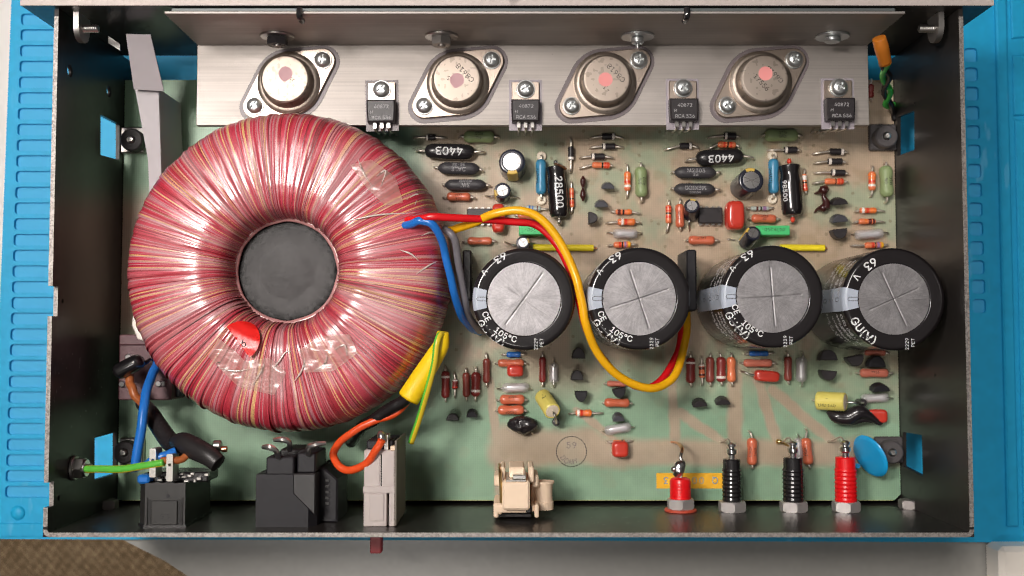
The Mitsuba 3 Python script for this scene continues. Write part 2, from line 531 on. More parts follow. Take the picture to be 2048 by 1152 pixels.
def earth_col(p, n, uv):
    return mi.Color3f(0.0) + dr.select(dr.abs(uv.x - 0.5) < 0.17, mi.Color3f(0.70, 0.52, 0.03), mi.Color3f(0.10, 0.45, 0.05))


mat('earth_wire', proc(earth_col), 0.32, coat=0.2)


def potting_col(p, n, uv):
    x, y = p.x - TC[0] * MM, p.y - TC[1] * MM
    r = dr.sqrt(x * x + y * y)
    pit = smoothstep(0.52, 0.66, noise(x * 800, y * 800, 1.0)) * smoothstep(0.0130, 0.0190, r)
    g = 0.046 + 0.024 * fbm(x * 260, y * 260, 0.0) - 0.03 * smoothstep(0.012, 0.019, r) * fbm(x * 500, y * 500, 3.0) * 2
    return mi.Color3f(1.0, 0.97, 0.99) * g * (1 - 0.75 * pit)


def winding_col(p, n, uv):
    """uv.x counts wires around the ring, uv.y runs over the section"""
    a, v = uv.x, uv.y
    r = cell_rand(dr.floor(a), dr.floor(a * 0.13))
    grp = noise(a * 0.14, v * 0.5, 3.0)
    r2 = cell_rand(dr.floor(a * 0.85 + 0.4 * v), 7)
    t = dr.clip(0.52 * r + 0.26 * r2 + 0.42 * grp - 0.10, 0, 1)
    c = mix(mi.Color3f(0.24, 0.008, 0.018), mi.Color3f(0.52, 0.012, 0.034), smoothstep(0.16, 0.26, t))
    c = mix(c, mi.Color3f(0.66, 0.030, 0.070), smoothstep(0.36, 0.44, t))
    c = mix(c, mi.Color3f(0.62, 0.22, 0.25), smoothstep(0.54, 0.60, t))
    c = mix(c, mi.Color3f(0.84, 0.48, 0.19), smoothstep(0.68, 0.73, t))
    c = mix(c, mi.Color3f(0.34, 0.03, 0.05), smoothstep(0.80, 0.86, t))
    gap = dr.abs(a - dr.floor(a) - 0.5)
    c = c * (1 - 0.3 * smoothstep(0.3, 0.5, gap))
    strip = cell_rand(dr.floor(a * 0.121), 3)
    milky = (0.35 + 1.2 * strip) * (0.07 + 0.30 * smoothstep(0.48, 0.75, fbm(a * 0.035, v * 4, 9.0)) * smoothstep(0.2, 0.4, v))
    return mix(c, mi.Color3f(0.66, 0.46, 0.47), milky)


TC = U(585, 545, 29)


def wire_relief(p, n, uv):
    g = uv.x - dr.floor(uv.x) - 0.5
    return 1 - 4 * g * g + 1.2 * noise(uv.x * 0.31, uv.y * 9, 2.0) + 1.0 * noise(uv.x * 0.08, uv.y * 5, 4.0)


scene['mat_winding'] = {'type': 'twosided', 'bsdf': {'type': 'bumpmap', 'bump': proc(wire_relief, 6e-5), 'scale': 0.000009,
                        'inner': {'type': 'roughplastic', 'diffuse_reflectance': proc(winding_col), 'alpha': 0.085, 'int_ior': 1.95, 'distribution': 'ggx'}}}
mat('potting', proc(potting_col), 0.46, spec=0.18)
mat('collar_film', S('b98684'), 0.22, coat=0.8)


def disc_metal(p, n, uv):
    a, r = uv.x, uv.y
    s = noise(a * 420, r * 6, 1.0)
    w = fbm(a * 16, r * 3, 2.0)
    k = noise(p.x * 1600, p.y * 1600, 0.0)
    return mi.Color3f(0.40, 0.385, 0.395) * (0.76 + 0.24 * s) * (0.76 + 0.48 * w) * (0.9 + 0.2 * k)


scene['mat_vent_disc'] = {'type': 'twosided', 'bsdf': {'type': 'principled', 'base_color': proc(disc_metal), 'roughness': 0.52, 'metallic': 0.9}}

# ---------------------------------------------------------------- the setting: table, floor, mat
ZM = -16.0


def poly_px(pts, z):
    return Polygon([tuple(U(x, y, z)[:2]) for x, y in pts])


put('carpet_floor', trimesh.creation.box([3000, 3000, 4], trimesh.transformations.translation_matrix([0, 0, -452])), 'carpet', False)
labels['carpet_floor'] = {'label': 'brown woven carpet far below the table corner', 'category': 'carpet', 'kind': 'structure'}
t = thing('table', 'pale grey table with a cut corner under the blue mat', 'table', kind='structure')
tp = poly_px([(-500, 640), (258, 1086), (330, 1122), (470, 1215), (560, 1400), (2700, 1400), (2700, -600), (-500, -600)], ZM - 3.2)
part(t, 'top', prism(tp.buffer(-2).buffer(2), ZM - 7.5, ZM - 3.2), 'table_top', 25)
part(t, 'underframe', prism(tp.buffer(-1.5), ZM - 34, ZM - 7.6), 'table_dark', 25)

t = thing('desk_panel', 'pale desk panel at the upper left edge beside the blue mat', 'panel')
put(t, bprism(poly_px([(-400, -300), (90, -300), (60, 560), (-400, 600)], ZM - 3.2), ZM - 3.18, ZM - 3.12 + .9, .3) if False else prism(poly_px([(-400, -300), (90, -300), (80, 620), (-400, 640)], ZM - 3.2), ZM - 3.19, ZM - 3.13), 'desk_pale')

t = thing('silicone_mat', 'bright blue ribbed silicone repair mat beneath the amplifier', 'mat')
outline = poly_px([(25, -60), (-6, 760), (-34, 1078), (1000, 1081), (2400, 1086), (2400, -80)], ZM)
holes = []


def rrect(x0, x1, y0, y1, r=1.4):
    return sbox(x0 + r, y0 + r, x1 - r, y1 - r).buffer(r, quad_segs=6)


pitch = 31.5
for k in range(31):                                          # long slots along the left side
    yc = 38 + k * pitch
    if yc > 985:
        break
    xl = 43 - 0.0338 * yc
    a, b = U(xl, yc + 12, ZM), U(196, yc - 11, ZM)
    holes.append(rrect(a[0], b[0], a[1], b[1]))
for k in range(14):                                          # small pockets along the right side
    yc = 109 + k * 38.6
    xr = 1954 + 0.034 * (yc - 90)
    a, b = U(xr - 26, yc + 15, ZM), U(xr, yc - 13, ZM)
    holes.append(rrect(a[0], b[0], a[1], b[1]))
a, b = U(1890, 70, ZM), U(1987, 20, ZM)
slab = outline.difference(unary_union(holes))
part(t, 'ribbed_sheet', prism(slab, ZM - 1.7, ZM), 'silicone_blue', 20)
part(t, 'backing', prism(outline.buffer(-0.05), ZM - 3.1, ZM - 1.72), 'silicone_pale', 20)
for xs, h in (((1986, 2008), 2.2),):
    q = poly_px([(xs[0], -60), (xs[1], -60), (xs[1] + 26, 1052), (xs[0] + 26, 1052)], ZM)
    part(t, 'divider_rib', bprism(q, ZM + 0.02, ZM + h, 0.7), 'silicone_blue', 25)
for q in ([(2018, -60), (2100, -60), (2100, 70), (2022, 78)], [(2024, 112), (2120, 108), (2140, 225), (2026, 232)], [(2028, 240), (2120, 240), (2150, 1050), (2046, 1050)]):
    part(t, 'tray_panel', bprism(poly_px(q, ZM), ZM + 0.02, ZM + 1.2, 0.5), 'silicone_blue', 25)
dome = lathe([(0, 0), (3.1, 0), (2.9, 0.5), (2.2, 1.1), (1.2, 1.45), (0, 1.55)], 28)
dome.apply_translation(U(36, 1026, ZM))
part(t, 'locating_bump', dome, 'silicone_blue')
part(t, 'end_rib', bprism(poly_px([(-34, 1046), (100, 1046), (100, 1074), (-34, 1074)], ZM), ZM + 0.02, ZM + 0.7, 0.3), 'silicone_blue', 25)

t = thing('white_box', 'rounded white plastic box at the lower right edge of the picture', 'box')
put(t, PB(2004, 2110, 1094, 1260, ZM - 3.15, ZM + 12, 2.0), 'white_plastic')

# ---------------------------------------------------------------- chassis
ZR, ZF = 65.0, -12.0
XL, XR, YB, YT = -161.4, 159.0, -88.4, 96.5
TW = 1.5
ch = thing('amplifier_chassis', 'opened black sheet metal amplifier chassis with light grey front panel', 'chassis')


def yz_plate(poly, x0, x1):
    """outline in (y, z) extruded along x"""
    m = prism(poly, 0, x1 - x0)
    v = m.vertices.copy()
    m.vertices = np.stack([v[:, 2] + x0, v[:, 0], v[:, 1]], 1)
    return m


def window(pts, x):
    return Polygon([tuple(UX(a, b, x)[1:]) for a, b in pts])


holesL = [window([(202, 232), (238, 250), (238, 318), (202, 308)], XL).buffer(0.4),
          window([(190, 878), (232, 866), (232, 945), (190, 957)], XL).buffer(0.4)]
for hx, hy in ((140, 142), (218, 183), (125, 602), (117, 996)):
    c = UX(hx, hy, XL)
    holesL.append(Point(c[1], c[2]).buffer(0.9 if hy > 300 else 2.3))
n1 = [UX(100, 571, XL)[1], UX(100, 632, XL)[1]]
n2 = [UX(94, 966, XL)[1], UX(94, 1016, XL)[1]]
side = sbox(YB - TW, ZF, YT - 0.2, ZR)
notch = [sbox(min(n), ZR - 4.5, max(n), ZR + 5) for n in (n1, n2)]
part(ch, 'side_wall', yz_plate(side.difference(unary_union(holesL + notch)), XL - TW, XL), 'black_paint', 20)
holesR = [window([(1795, 236), (1828, 224), (1828, 298), (1795, 310)], XR).buffer(0.4),
          window([(1806, 866), (1843, 872), (1845, 950), (1806, 930)], XR).buffer(0.4)]
for hx, hy in ((1829, 208), (1870, 750)):
    c = UX(hx, hy, XR)
    holesR.append(Point(c[1], c[2]).buffer(0.6))
part(ch, 'side_wall', yz_plate(side.difference(unary_union(holesR)), XR, XR + TW), 'black_paint', 20)
part(ch, 'floor', prism(sbox(XL + 24, YB + 0.01, XR - 20, YT - 22), ZF, ZF + 1.5), 'black_paint', 20)
part(ch, 'floor_flange', prism(sbox(XL - TW, YB - TW, XL + 14, YT - 10), ZF - 1.6, ZF - 0.1), 'black_paint', 20)
part(ch, 'floor_flange', prism(sbox(XR - 14, YB - TW, XR + TW, YT - 10), ZF - 1.6, ZF - 0.1), 'black_paint', 20)
part(ch, 'rear_wall', cbox([XL + 0.02, YB - TW, ZF], [XR - 0.02, YB, ZR], 0.12), 'black_paint', 20)
# bare cut edges along the rim
rim = [sbox(XL - TW - .02, YB - TW, XL + .02, min(n2)), sbox(XL - TW - .02, max(n2), XL + .02, min(n1)), sbox(XL - TW - .02, max(n1), XL + .02, YT - 3)]
q1, q2, q3 = [r for r in (sbox(XL - TW - .03, YB + 2, XL + .02, min(n2)), sbox(XL - TW - .03, max(n2), XL + .02, min(n1)), sbox(XL - TW - .03, max(n1), XL + .02, YT - 3))]
for q in (q1, q2, q3):
    part(ch, 'rim_edge', prism(q, ZR + 0.01, ZR + 0.12), 'cut_edge', 20)
for n in (n1, n2):
    part(ch, 'rim_edge', prism(sbox(XL - TW - .03, min(n), XL + .02, max(n)), ZR - 4.49, ZR - 4.4), 'cut_edge', 20)
part(ch, 'rim_edge', prism(sbox(XR - .02, YB + 2, XR + TW + .03, YT - 3), ZR + 0.01, ZR + 0.12), 'cut_edge', 20)
part(ch, 'rim_edge', prism(sbox(XL - TW + 2, YB - TW - .03, XR + TW - 2, YB + .02), ZR + 0.01, ZR + 0.12), 'cut_edge', 20)
for sx, xx in ((1, XL - TW - .03), (-1, XR + TW + .03)):
    c = Point(xx + sx * 2.6, YB - TW + 2.57)
    arc = c.buffer(2.6, quad_segs=10).difference(c.buffer(1.05, quad_segs=10)).intersection(sbox(*sorted([xx, xx + sx * 2.6])[:1], YB - 9, sorted([xx, xx + sx * 2.6])[1], YB - TW + 2.57))
    part(ch, 'rim_corner', prism(arc, ZR + 0.02, ZR + 0.13), 'cut_edge', 20)
# front panel with the light top edge
ZP = 68.0
PL, PR = U(40, 10, ZP)[0], U(1988, 10, ZP)[0]
part(ch, 'front_panel', cbox([PL, YT, 1.5], [PR, YT + 7, ZP - 0.3], 0.3), 'black_paint', 20)
part(ch, 'front_panel_edge', cbox([PL - 0.02, YT - 0.02, ZP - 0.28], [PR + 0.02, YT + 7.02, ZP + 0.1], 0.1), 'panel_grey', 20)
# lugs of the panel with screw tips, one per side
for s, xw, px in ((1, XL, 150), (-1, XR, 1886)):
    x0 = xw + s * 3.6
    y1 = YT - 0.1
    c = Point(y1 - 4.6, 56)
    lug = unary_union([c.buffer(5.2, quad_segs=10), sbox(y1 - 4.6, 50.8, y1, 61.2)])
    part(ch, 'panel_lug', yz_plate(lug, min(x0, x0 + s * 2.0), max(x0, x0 + s * 2.0)), 'dull_steel', 30)
    p = np.array([x0 + s * 1.0, y1 - 4.8, 56.5])
    pr = []
    for k in range(9):
        pr += [(1.25, 0.7 * k), (1.5, 0.7 * k + 0.25), (1.5, 0.7 * k + 0.4)]
    part(ch, 'lug_screw', along(lathe([(0, 0)] + pr + [(1.2, 6.4), (0, 6.4)], 20), p, p + [s, 0, 0]), 'steel', 25)
# inner tabs behind the left lug
for q in ([(165, 32), (186, 30), (186, 64), (163, 52)], [(217, 72), (240, 88), (240, 101), (216, 86)]):
    part(ch, 'vent_tab', prism(poly_px(q, 40), 39, 40), 'dull_steel', 25)
for px in (208, 1826):                                           # hexagonal nuts on the rear wall
    c = UY(px, 1019, YB)
    part(ch, 'hex_nut', hexnut([c[0], YB + 0.02, c[2] - 3.0], [0, 1, 0], 4.6, 3.4, 0), 'nut_dark', 20)
c = UY(765, 1086, YB - 16)
t = thing('red_button', 'small red button poking out of the rear of the chassis', 'button')
put(t, cbox([c[0] - 2.2, YB - TW - 14.5, 14], [c[0] + 2.2, YB - TW - 0.02, 20], 0.4), 'button_red')
# ---------------------------------------------------------------- circuit board
a, b = U(241, 1000, 0), U(1795, 160, 0)
cb = thing('circuit_board', 'pale green circuit board with brown copper runs along the whole chassis', 'circuit board')
BX0, BX1, BY0, BY1 = XL + 0.3, XR - 0.3, a[1], b[1]
notch_c = Polygon([(BX1 - 2.4, BY0), (BX1 + 1, BY0 - 1), (BX1, BY0 + 2.4)])
pb = sbox(BX0, BY0, BX1, BY1).difference(notch_c)
part(cb, 'laminate', prism(pb, -1.6, 0), 'board_laminate', 20)
part(cb, 'edge_strip', prism(sbox(BX0 + 2, BY0 - 0.25, BX1 - 3, BY0 - 0.02), -1.55, -0.05), 'board_edge', 20)
for x in (-140, -60, 60, 140):
    for y in (-75, 70):
        part(cb, 'standoff', cyl([x, y, ZF + 1.5], [x, y, -1.62], 2.5, 12), 'plastic_black')
c = U(1143, 903, 0.03)
ring = Point(0, 0).buffer(6.3, quad_segs=24).difference(Point(0, 0).buffer(6.0, quad_segs=24))
q = prism(ring, 0.02, 0.05)
q.apply_translation([c[0], c[1], 0])
part(cb, 'round_stamp', q, 'ink_dark', False)
part(cb, 'stamp_number', flat_text('59', 2.6, [c[0], c[1] + 2.6, 0.02], 0, False, 0.03), 'mica', False)
m = text_mesh('DOMY', 2.2, 0.03)
u, v, w = m.vertices.T
ang = math.radians(205) + u / 5.2
m.vertices = np.stack([c[0] + (5.4 - v) * np.cos(ang), c[1] + (5.4 - v) * np.sin(ang), 0.02 + w], 1)
part(cb, 'stamp_word', m, 'mica', False)
a, b = U(1313, 977, 0.1), U(1446, 946, 0.1)
t = thing('serial_label', 'yellow serial number label stuck on the board behind the short red post', 'label')
put(t + '__strip', cbox([a[0], a[1], 0.02], [b[0], b[1], 0.14], 0.03), 'label_yellow')
for px, s, bs in ((1332, '3', 'ink_blue'), (1355, '0', 'ink_dark'), (1389, '0', 'ink_grey'), (1403, '0', 'ink_grey'), (1430, 'Q', 'ink_blue')):
    part(t, 'numeral', flat_text(s, 2.7, [*U(px, 961, 0.14)[:2], 0.145], math.pi, False, 0.03), bs, False)
rng = np.random.default_rng(5)

# corner mounts that clip the board to the side walls
for px, py, x0, x1, y0, y1, words in ((262, 279, 240, 290, 254, 306, 'near the upper left wall slot'), (1774, 272, 1741, 1793, 248, 300, 'near the upper right wall slot'),
                                      (248, 905, 238, 286, 876, 930, 'beside the lower left wall slot'), (1785, 905, 1752, 1806, 874, 926, 'beside the blue disc capacitor')):
    left = px < 1000
    t = thing('board_mount', f'dark rubber corner mount with round collar {words}', 'mount', 'corner mounts of the board')
    part(t, 'plate', PB(x0, x1, y0, y1, 0.02, 3.0, 0.5), 'rubber_grey' if not left else 'dull_steel')
    c = U(px, py, 8)
    r = 4.6
    part(t, 'collar', lathe([(0, 0), (r, 0), (r, 4.4), (r - 0.5, 5), (1.7, 5), (1.6, 3.6), (0, 3.6)], 32).apply_translation([c[0], c[1], 3.0]), 'rubber' if left else 'rubber_grey')
    part(t, 'screw_tip', lathe([(0, 0), (1.5, 0), (1.5, 2.0), (0.9, 2.6), (0, 2.7)], 20).apply_translation([c[0], c[1], 6.62]), 'steel')

# ---------------------------------------------------------------- heat spreader bracket
ZB = 28.0
KB = 5.43 / (F / (D0 - 28.0))
a, b = U(392, 253, ZB), U(1736, 90, ZB)
WY = b[1]
mat('rail_grey', S('5a6060'), 0.45, 0.3)
hb = thing('heat_spreader', 'long brushed aluminium angle bracket carrying the power transistors', 'bracket')
part(hb, 'plate', cbox([a[0], U(1024, 251, ZB)[1], ZB - 3], [b[0], WY + 0.0, ZB], 0.2), 'brushed_aluminium', 20)
part(hb, 'web', cbox([a[0], WY + 0.003, ZB - 3], [b[0], WY + 1.0, 67.6], 0.2), 'brushed_aluminium', 20)
part(hb, 'rail', cbox([a[0] + 2, WY + 1.15, 50], [b[0] - 3, WY + 2.6, 66.4], 0.3), 'rail_grey', 20)
for px in (600, 1373):
    c = UY(px, 28, WY)
    t = thing('panel_clip', f'small black clip hooked over the bracket edge, the {"left" if px < 1000 else "right"} one of two', 'clip', 'clips over the bracket edge')
    put(t, tube([[c[0], WY + 1.8, 68.2], [c[0], WY - 0.9, 68.6], [c[0], WY - 1.4, 66], [c[0], WY - 1.2, 63]], 1.1, 10, 6), 'gloss_black')
for px, nut in ((555, 1), (883, 1), (1275, 2), (1665, 0)):
    c = UY(px, 71, WY)
    word = {555: 'leftmost', 883: 'above the second big transistor', 1275: 'right of the bracket middle', 1665: 'rightmost'}[px]
    t = thing('web_bolt', f'round washer with bolt on the upright of the bracket, {word}', 'bolt', 'bolts in the upright of the bracket')
    part(t, 'washer', cyl([c[0], WY - 0.02, c[2]], [c[0], WY - 0.8, c[2]], 6.3, 32, 0.15), 'zinc' if px > 1200 else 'steel')
    if nut == 1:
        part(t, 'nut', hexnut([c[0], WY - 0.82, c[2]], [0, -1, 0], 4.0, 3.0, 1.5), 'resistor_black' if px < 600 else 'dull_steel', 20)
        part(t, 'shaft', cyl([c[0], WY - 0.9, c[2]], [c[0], WY - 4.4, c[2]], 1.48, 16, 0.2), 'dull_steel')
    else:
        part(t, 'shaft', cyl([c[0], WY - 0.82, c[2]], [c[0], WY - (3.2 if nut else 2.6), c[2]], 2.4 if nut else 3.0, 16, 0.4), 'zinc')
        if nut:
            part(t, 'pin', cyl([c[0], WY - 3.2, c[2]], [c[0], WY - 5.2, c[2]], 0.7, 12, 0.2), 'zinc')


def to3(s0, s1, dot, dotmat, txt, label, can_off):
    """big oval transistor: two screws, flange, can"""
    p0, p1 = U(*s0, ZB + 2), U(*s1, ZB + 2)
    d = (p1 - p0) / np.linalg.norm(p1 - p0)
    c = (p0 + p1) / 2
    p0, p1 = c - d * 15.1 * KB, c + d * 15.1 * KB
    t = thing('power_transistor', label, 'transistor', 'oval metal power transistors on the bracket')
    fl = unary_union([Point(c[:2]).buffer(11.9 * KB, quad_segs=20), Point(p0[:2]).buffer(4.5 * KB, quad_segs=12), Point(p1[:2]).buffer(4.5 * KB, quad_segs=12)]).convex_hull
    part(t, 'mica_washer', prism(fl.buffer(1.7), ZB + 0.02, ZB + 0.3), 'mica', 20)
    part(t, 'flange', bprism(fl, ZB + 0.31, ZB + 1.9, 0.25), 'can_flange', 25)
    R = 9.0 * KB
    prof = [(0, 0), (11.5 * KB, 0), (11.5 * KB, 0.9), (10.7 * KB, 1.5), (10.3 * KB, 1.7), (9.7 * KB, 1.8), (R + .35, 2.2), (R + .1, 3), (R, 6.2), (R - 0.25, 6.9), (R - 0.8, 7.3), (R - 1.5, 7.4), (0, 7.4)]
    can = lathe(prof, 64)
    can.apply_translation([c[0], c[1], ZB + 1.91])
    part(t, 'can', can, 'can_metal', 25)
    zt = ZB + 1.91 + 7.4
    k = U(*dot, zt)
    blob = Point(k[0], k[1]).buffer(2.7, quad_segs=12)
    if dotmat == 'mauve_paint':
        blob = blob.union(Point(k[0] - 0.4, k[1] - 1.6).buffer(1.5))
    part(t, 'paint_dot', prism(blob, zt + 0.02, zt + 0.07), dotmat, 20)
    for s, (x, y), ang, h in txt:
        q = U(x, y, zt)
        part(t, 'marking', flat_text(s, h, [q[0], q[1], zt + 0.015], math.radians(ang), False, 0.03), 'ink_dark', False)
    for j, p in enumerate((p0, p1)):
        part(t, 'screw_washer', cyl([p[0], p[1], ZB + 1.92], [p[0], p[1], ZB + 2.5], 3.5, 28, 0.15), 'zinc')
        part(t, 'mounting_screw', pan_screw([p[0], p[1], ZB + 2.51], 3.0, 2.3, 20 + 30 * j + s0[0] % 37), 'zinc', 30)
    return t


to3((510, 212), (645, 121), (571, 147), 'mauve_paint', [('17', (584, 158), 134, 1.2)], 'oval metal transistor at the left end, mauve dot, toroid edge in front', 0)
to3((848, 212), (983, 121), (914, 160), 'mauve_paint', [('C8618', (930, 146), 134, 2.0), ('5', (897, 156), 134, 1.6)], 'oval metal transistor with a faded mauve dot, second from left', 0)
to3((1143, 212), (1277, 121), (1211, 159), 'pink_paint', [('C8618', (1232, 146), 134, 2.0), ('-1', (1213, 177), 134, 1.8)], 'oval metal transistor with a clean pink dot and black code, third from left', 0)
to3((1454, 211), (1588, 120), (1531, 147), 'pink_paint', [('C8618', (1550, 149), 134, 1.8), ('17556', (1523, 165), -48, 1.8)], 'oval metal transistor at the right end, pink dot, mostly in shade', 0)


def to220(cx, cy, rot, label, pale):
    """flat tab transistor on a mica sheet; cx, cy the photo position of the screw"""
    s = U(cx, cy, ZB + 3)
    t = thing('tab_transistor', label, 'transistor', 'small black tab transistors between the oval ones')
    x, y = s[0], s[1]

    def R(m):
        m.apply_translation([-x, -y, 0])
        m.apply_scale([KB, KB, 1])
        m.apply_translation([x, y, 0])
        return rot_about(m, rot, [0, 0, 1], [x, y, 0])
    part(t, 'mica_sheet', R(cbox([x - 6.1, y - 15.2, ZB + 0.02], [x + 6.1, y + 3.9, ZB + 0.25], 0.05)), pale)
    part(t, 'tab', R(cbox([x - 5.1, y - 7.0, ZB + 0.26], [x + 5.1, y + 2.9, ZB + 1.6], 0.25)), 'can_flange')
    body = bprism(Polygon([(x - 5.0, y - 12.6), (x + 5.0, y - 12.6), (x + 5.0, y - 8.6), (x + 5.25, y - 8.4), (x + 5.25, y - 4.3), (x - 5.25, y - 4.3), (x - 5.25, y - 8.4), (x - 5.0, y - 8.6)]), ZB + 0.3, ZB + 4.8, 0.55)
    part(t, 'body', R(body), 'epoxy_black', 25)
    for k in (-1, 0, 1):
        xx = x + 2.54 * k
        yb = y - 14.6
        g = [cbox([xx - 0.7, yb, ZB + 2.2], [xx + 0.7, y - 12.5, ZB + 2.75], 0.1), tube([[xx, yb + .2, ZB + 2.4], [xx, yb - .4, ZB + 1.2], [xx, yb - .1, ZB - 4], [xx, yb + 1, ZB - 12], [xx, yb + 3, 8], [xx, yb + 3, .3]], .4, 8, 4)]
        part(t, 'leg', R(trimesh.util.concatenate(g)), 'bright_lead')
    part(t, 'screw_washer', R(cyl([x, y, ZB + 1.62], [x, y, ZB + 2.2], 3.5, 28, 0.15)), 'zinc')
    part(t, 'mounting_screw', R(pan_screw([x, y, ZB + 2.21], 3.0, 2.3, cx % 60)), 'zinc', 30)
    for s_, yy, h, xo in (('40872', y - 6.9, 1.25, 0.2), ('H', y - 8.9, 1.1, -3.4), ('RCA 536', y - 11.0, 1.25, 0.2)):
        part(t, 'marking', R(flat_text(s_, h, [x + xo, yy, ZB + 4.81], 0, False, 0.04)), 'ink_grey', False)


to220(762, 178, 0.02, 'tab transistor right of the first oval one, above the toroid edge', 'mica')
to220(1051, 177, 0.0, 'tab transistor between the second and third oval ones', 'mica_pale')
to220(1367, 175, 0.0, 'tab transistor between the third and fourth oval ones', 'mica_pale')
to220(1679, 174, 0.0, 'tab transistor at the right end of the bracket', 'mica_pale')

# ---------------------------------------------------------------- toroidal transformer
SEC = np.array([(21.0, 6), (19.7, 16), (19.4, 28), (19.7, 38), (20.9, 45.6), (23.4, 50.6), (27.0, 52.7), (30.5, 53.5), (36, 53.4), (42, 52.9), (48, 52.0), (53, 50.2), (57.4, 45.4), (60.1, 36.5), (60.8, 26), (60.2, 15), (57.5, 6)])


def tor_z(r):
    return np.interp(r, SEC[4:15, 0], SEC[4:15, 1])


mat('film_crease', [0.62, 0.50, 0.46], 0.12, spec=1.0, coat=1.0)
tt = thing('toroidal_transformer', 'big toroidal transformer with red windings under clear tape', 'transformer')
rng = np.random.default_rng(11)
NS = 92
edges = np.cumsum(rng.uniform(0.7, 1.3, NS))
edges = np.concatenate([[0], edges]) / edges[-1] * 2 * np.pi
sp = spline(np.column_stack([SEC, np.zeros(len(SEC))]), 12)[:, :2]
al = np.concatenate([[0], np.cumsum(np.linalg.norm(np.diff(sp, axis=0), axis=1))])
vv = np.linspace(0.0, 1.0, 72)
sr, sz = np.interp(vv * al[-1], al, sp[:, 0]), np.interp(vv * al[-1], al, sp[:, 1])
nrm = np.stack([-np.gradient(sz), np.gradient(sr)], 1)
nrm /= np.linalg.norm(nrm, axis=1, keepdims=True)
NC = 15
for i in range(NS):
    a0, a1 = edges[i], edges[i + 1]
    tt_ = np.linspace(-0.12, 1.0, NC)
    ang = a0 + (a1 - a0) * tt_
    A, V = np.meshgrid(ang, vv, indexing='ij')
    tq, _ = np.meshgrid(tt_, vv, indexing='ij')
    lift = 0.09 * (1 - (2 * tq - 0.9) ** 2) + (0.36 + rng.uniform(-.34, .34)) * (tq - 0.3)
    P3 = np.stack([A * 14, V * 5, np.full_like(A, i * 3.7)], -1)
    lift = lift * (0.6 + 0.8 * nnoise(np.stack([np.full_like(A, i * 5.1), V * 5, V * 0], -1), 3)) + 1.0 * (nfbm(P3, 3, 7) - 0.5) + 0.10 * (nnoise(np.stack([A * 90, V * 2.5, A * 0], -1), 9) - 0.5)
    twist = rng.uniform(-0.02, 0.02)
    A2 = A + twist * (V - 0.5)
    r = sr[None, :] + lift * nrm[None, :, 0]
    z = sz[None, :] + lift * nrm[None, :, 1]
    X = np.stack([TC[0] + r * np.cos(A2), TC[1] + r * np.sin(A2), z], -1).reshape(-1, 3)
    n1_, n2_ = A.shape
    I, J = np.meshgrid(np.arange(n1_ - 1), np.arange(n2_ - 1), indexing='ij')
    q = np.stack([I * n2_ + J, (I + 1) * n2_ + J, (I + 1) * n2_ + J + 1, I * n2_ + J + 1], -1).reshape(-1, 4)
    f = np.vstack([q[:, [0, 2, 1]], q[:, [0, 3, 2]]])
    skew = rng.uniform(-5, 5)
    uv = np.stack([(A / (2 * np.pi) * 760 + skew * (V - 0.5)).ravel(), V.ravel()], 1)
    part(tt, 'tape_wrap', trimesh.Trimesh(X, f, process=False), 'winding', True, uv)
# potted centre with a bolt well, and the rolled clear collar around it
rr = np.linspace(0, 20.4, 34)
aa = np.linspace(0, 2 * np.pi, 121)
RR, AA = np.meshgrid(rr, aa, indexing='ij')
x, y = RR * np.cos(AA), RR * np.sin(AA)
edge = np.clip((RR - 16.8) / 3.2, 0, 1)
h = 36.0 - 0.25 * np.exp(-((RR - 11) / 3.4) ** 2) + 0.2 * np.exp(-(RR / 6.0) ** 2) - 0.6 * edge ** 2 + 0.12 * (nfbm(np.stack([x * .5, y * .5, x * 0], -1), 3, 3) - .5) + 0.5 * edge * (nnoise(np.stack([x * 2, y * 2, x * 0], -1), 4) - .5)
X = np.stack([TC[0] + x - 0.4, TC[1] + y, h], -1).reshape(-1, 3)
n1_, n2_ = RR.shape
I, J = np.meshgrid(np.arange(n1_ - 1), np.arange(n2_ - 1), indexing='ij')
q = np.stack([I * n2_ + J, (I + 1) * n2_ + J, (I + 1) * n2_ + J + 1, I * n2_ + J + 1], -1).reshape(-1, 4)
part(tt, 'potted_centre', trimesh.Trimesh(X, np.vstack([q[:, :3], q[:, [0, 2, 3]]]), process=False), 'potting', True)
labels[tt + '__potted_centre'] = {'label': 'dark grey potting compound filling the hole of the ring'}
ringpts = []
for k in range(97):
    a_ = k / 96 * 2 * np.pi
    w_ = 19.6 + 0.5 * nnoise(np.array([[math.cos(a_) * 4 + 9, math.sin(a_) * 4 + 9, 0]]), 2)[0]
    ringpts.append([TC[0] - 0.2 + w_ * math.cos(a_), TC[1] + w_ * math.sin(a_), 37.0 + 0.8 * nnoise(np.array([[math.cos(a_) * 3 + 5, math.sin(a_) * 3 + 5, 7]]), 6)[0]])
part(tt, 'inner_collar', tube(ringpts, 1.3, 10, 0), 'collar_film', True)


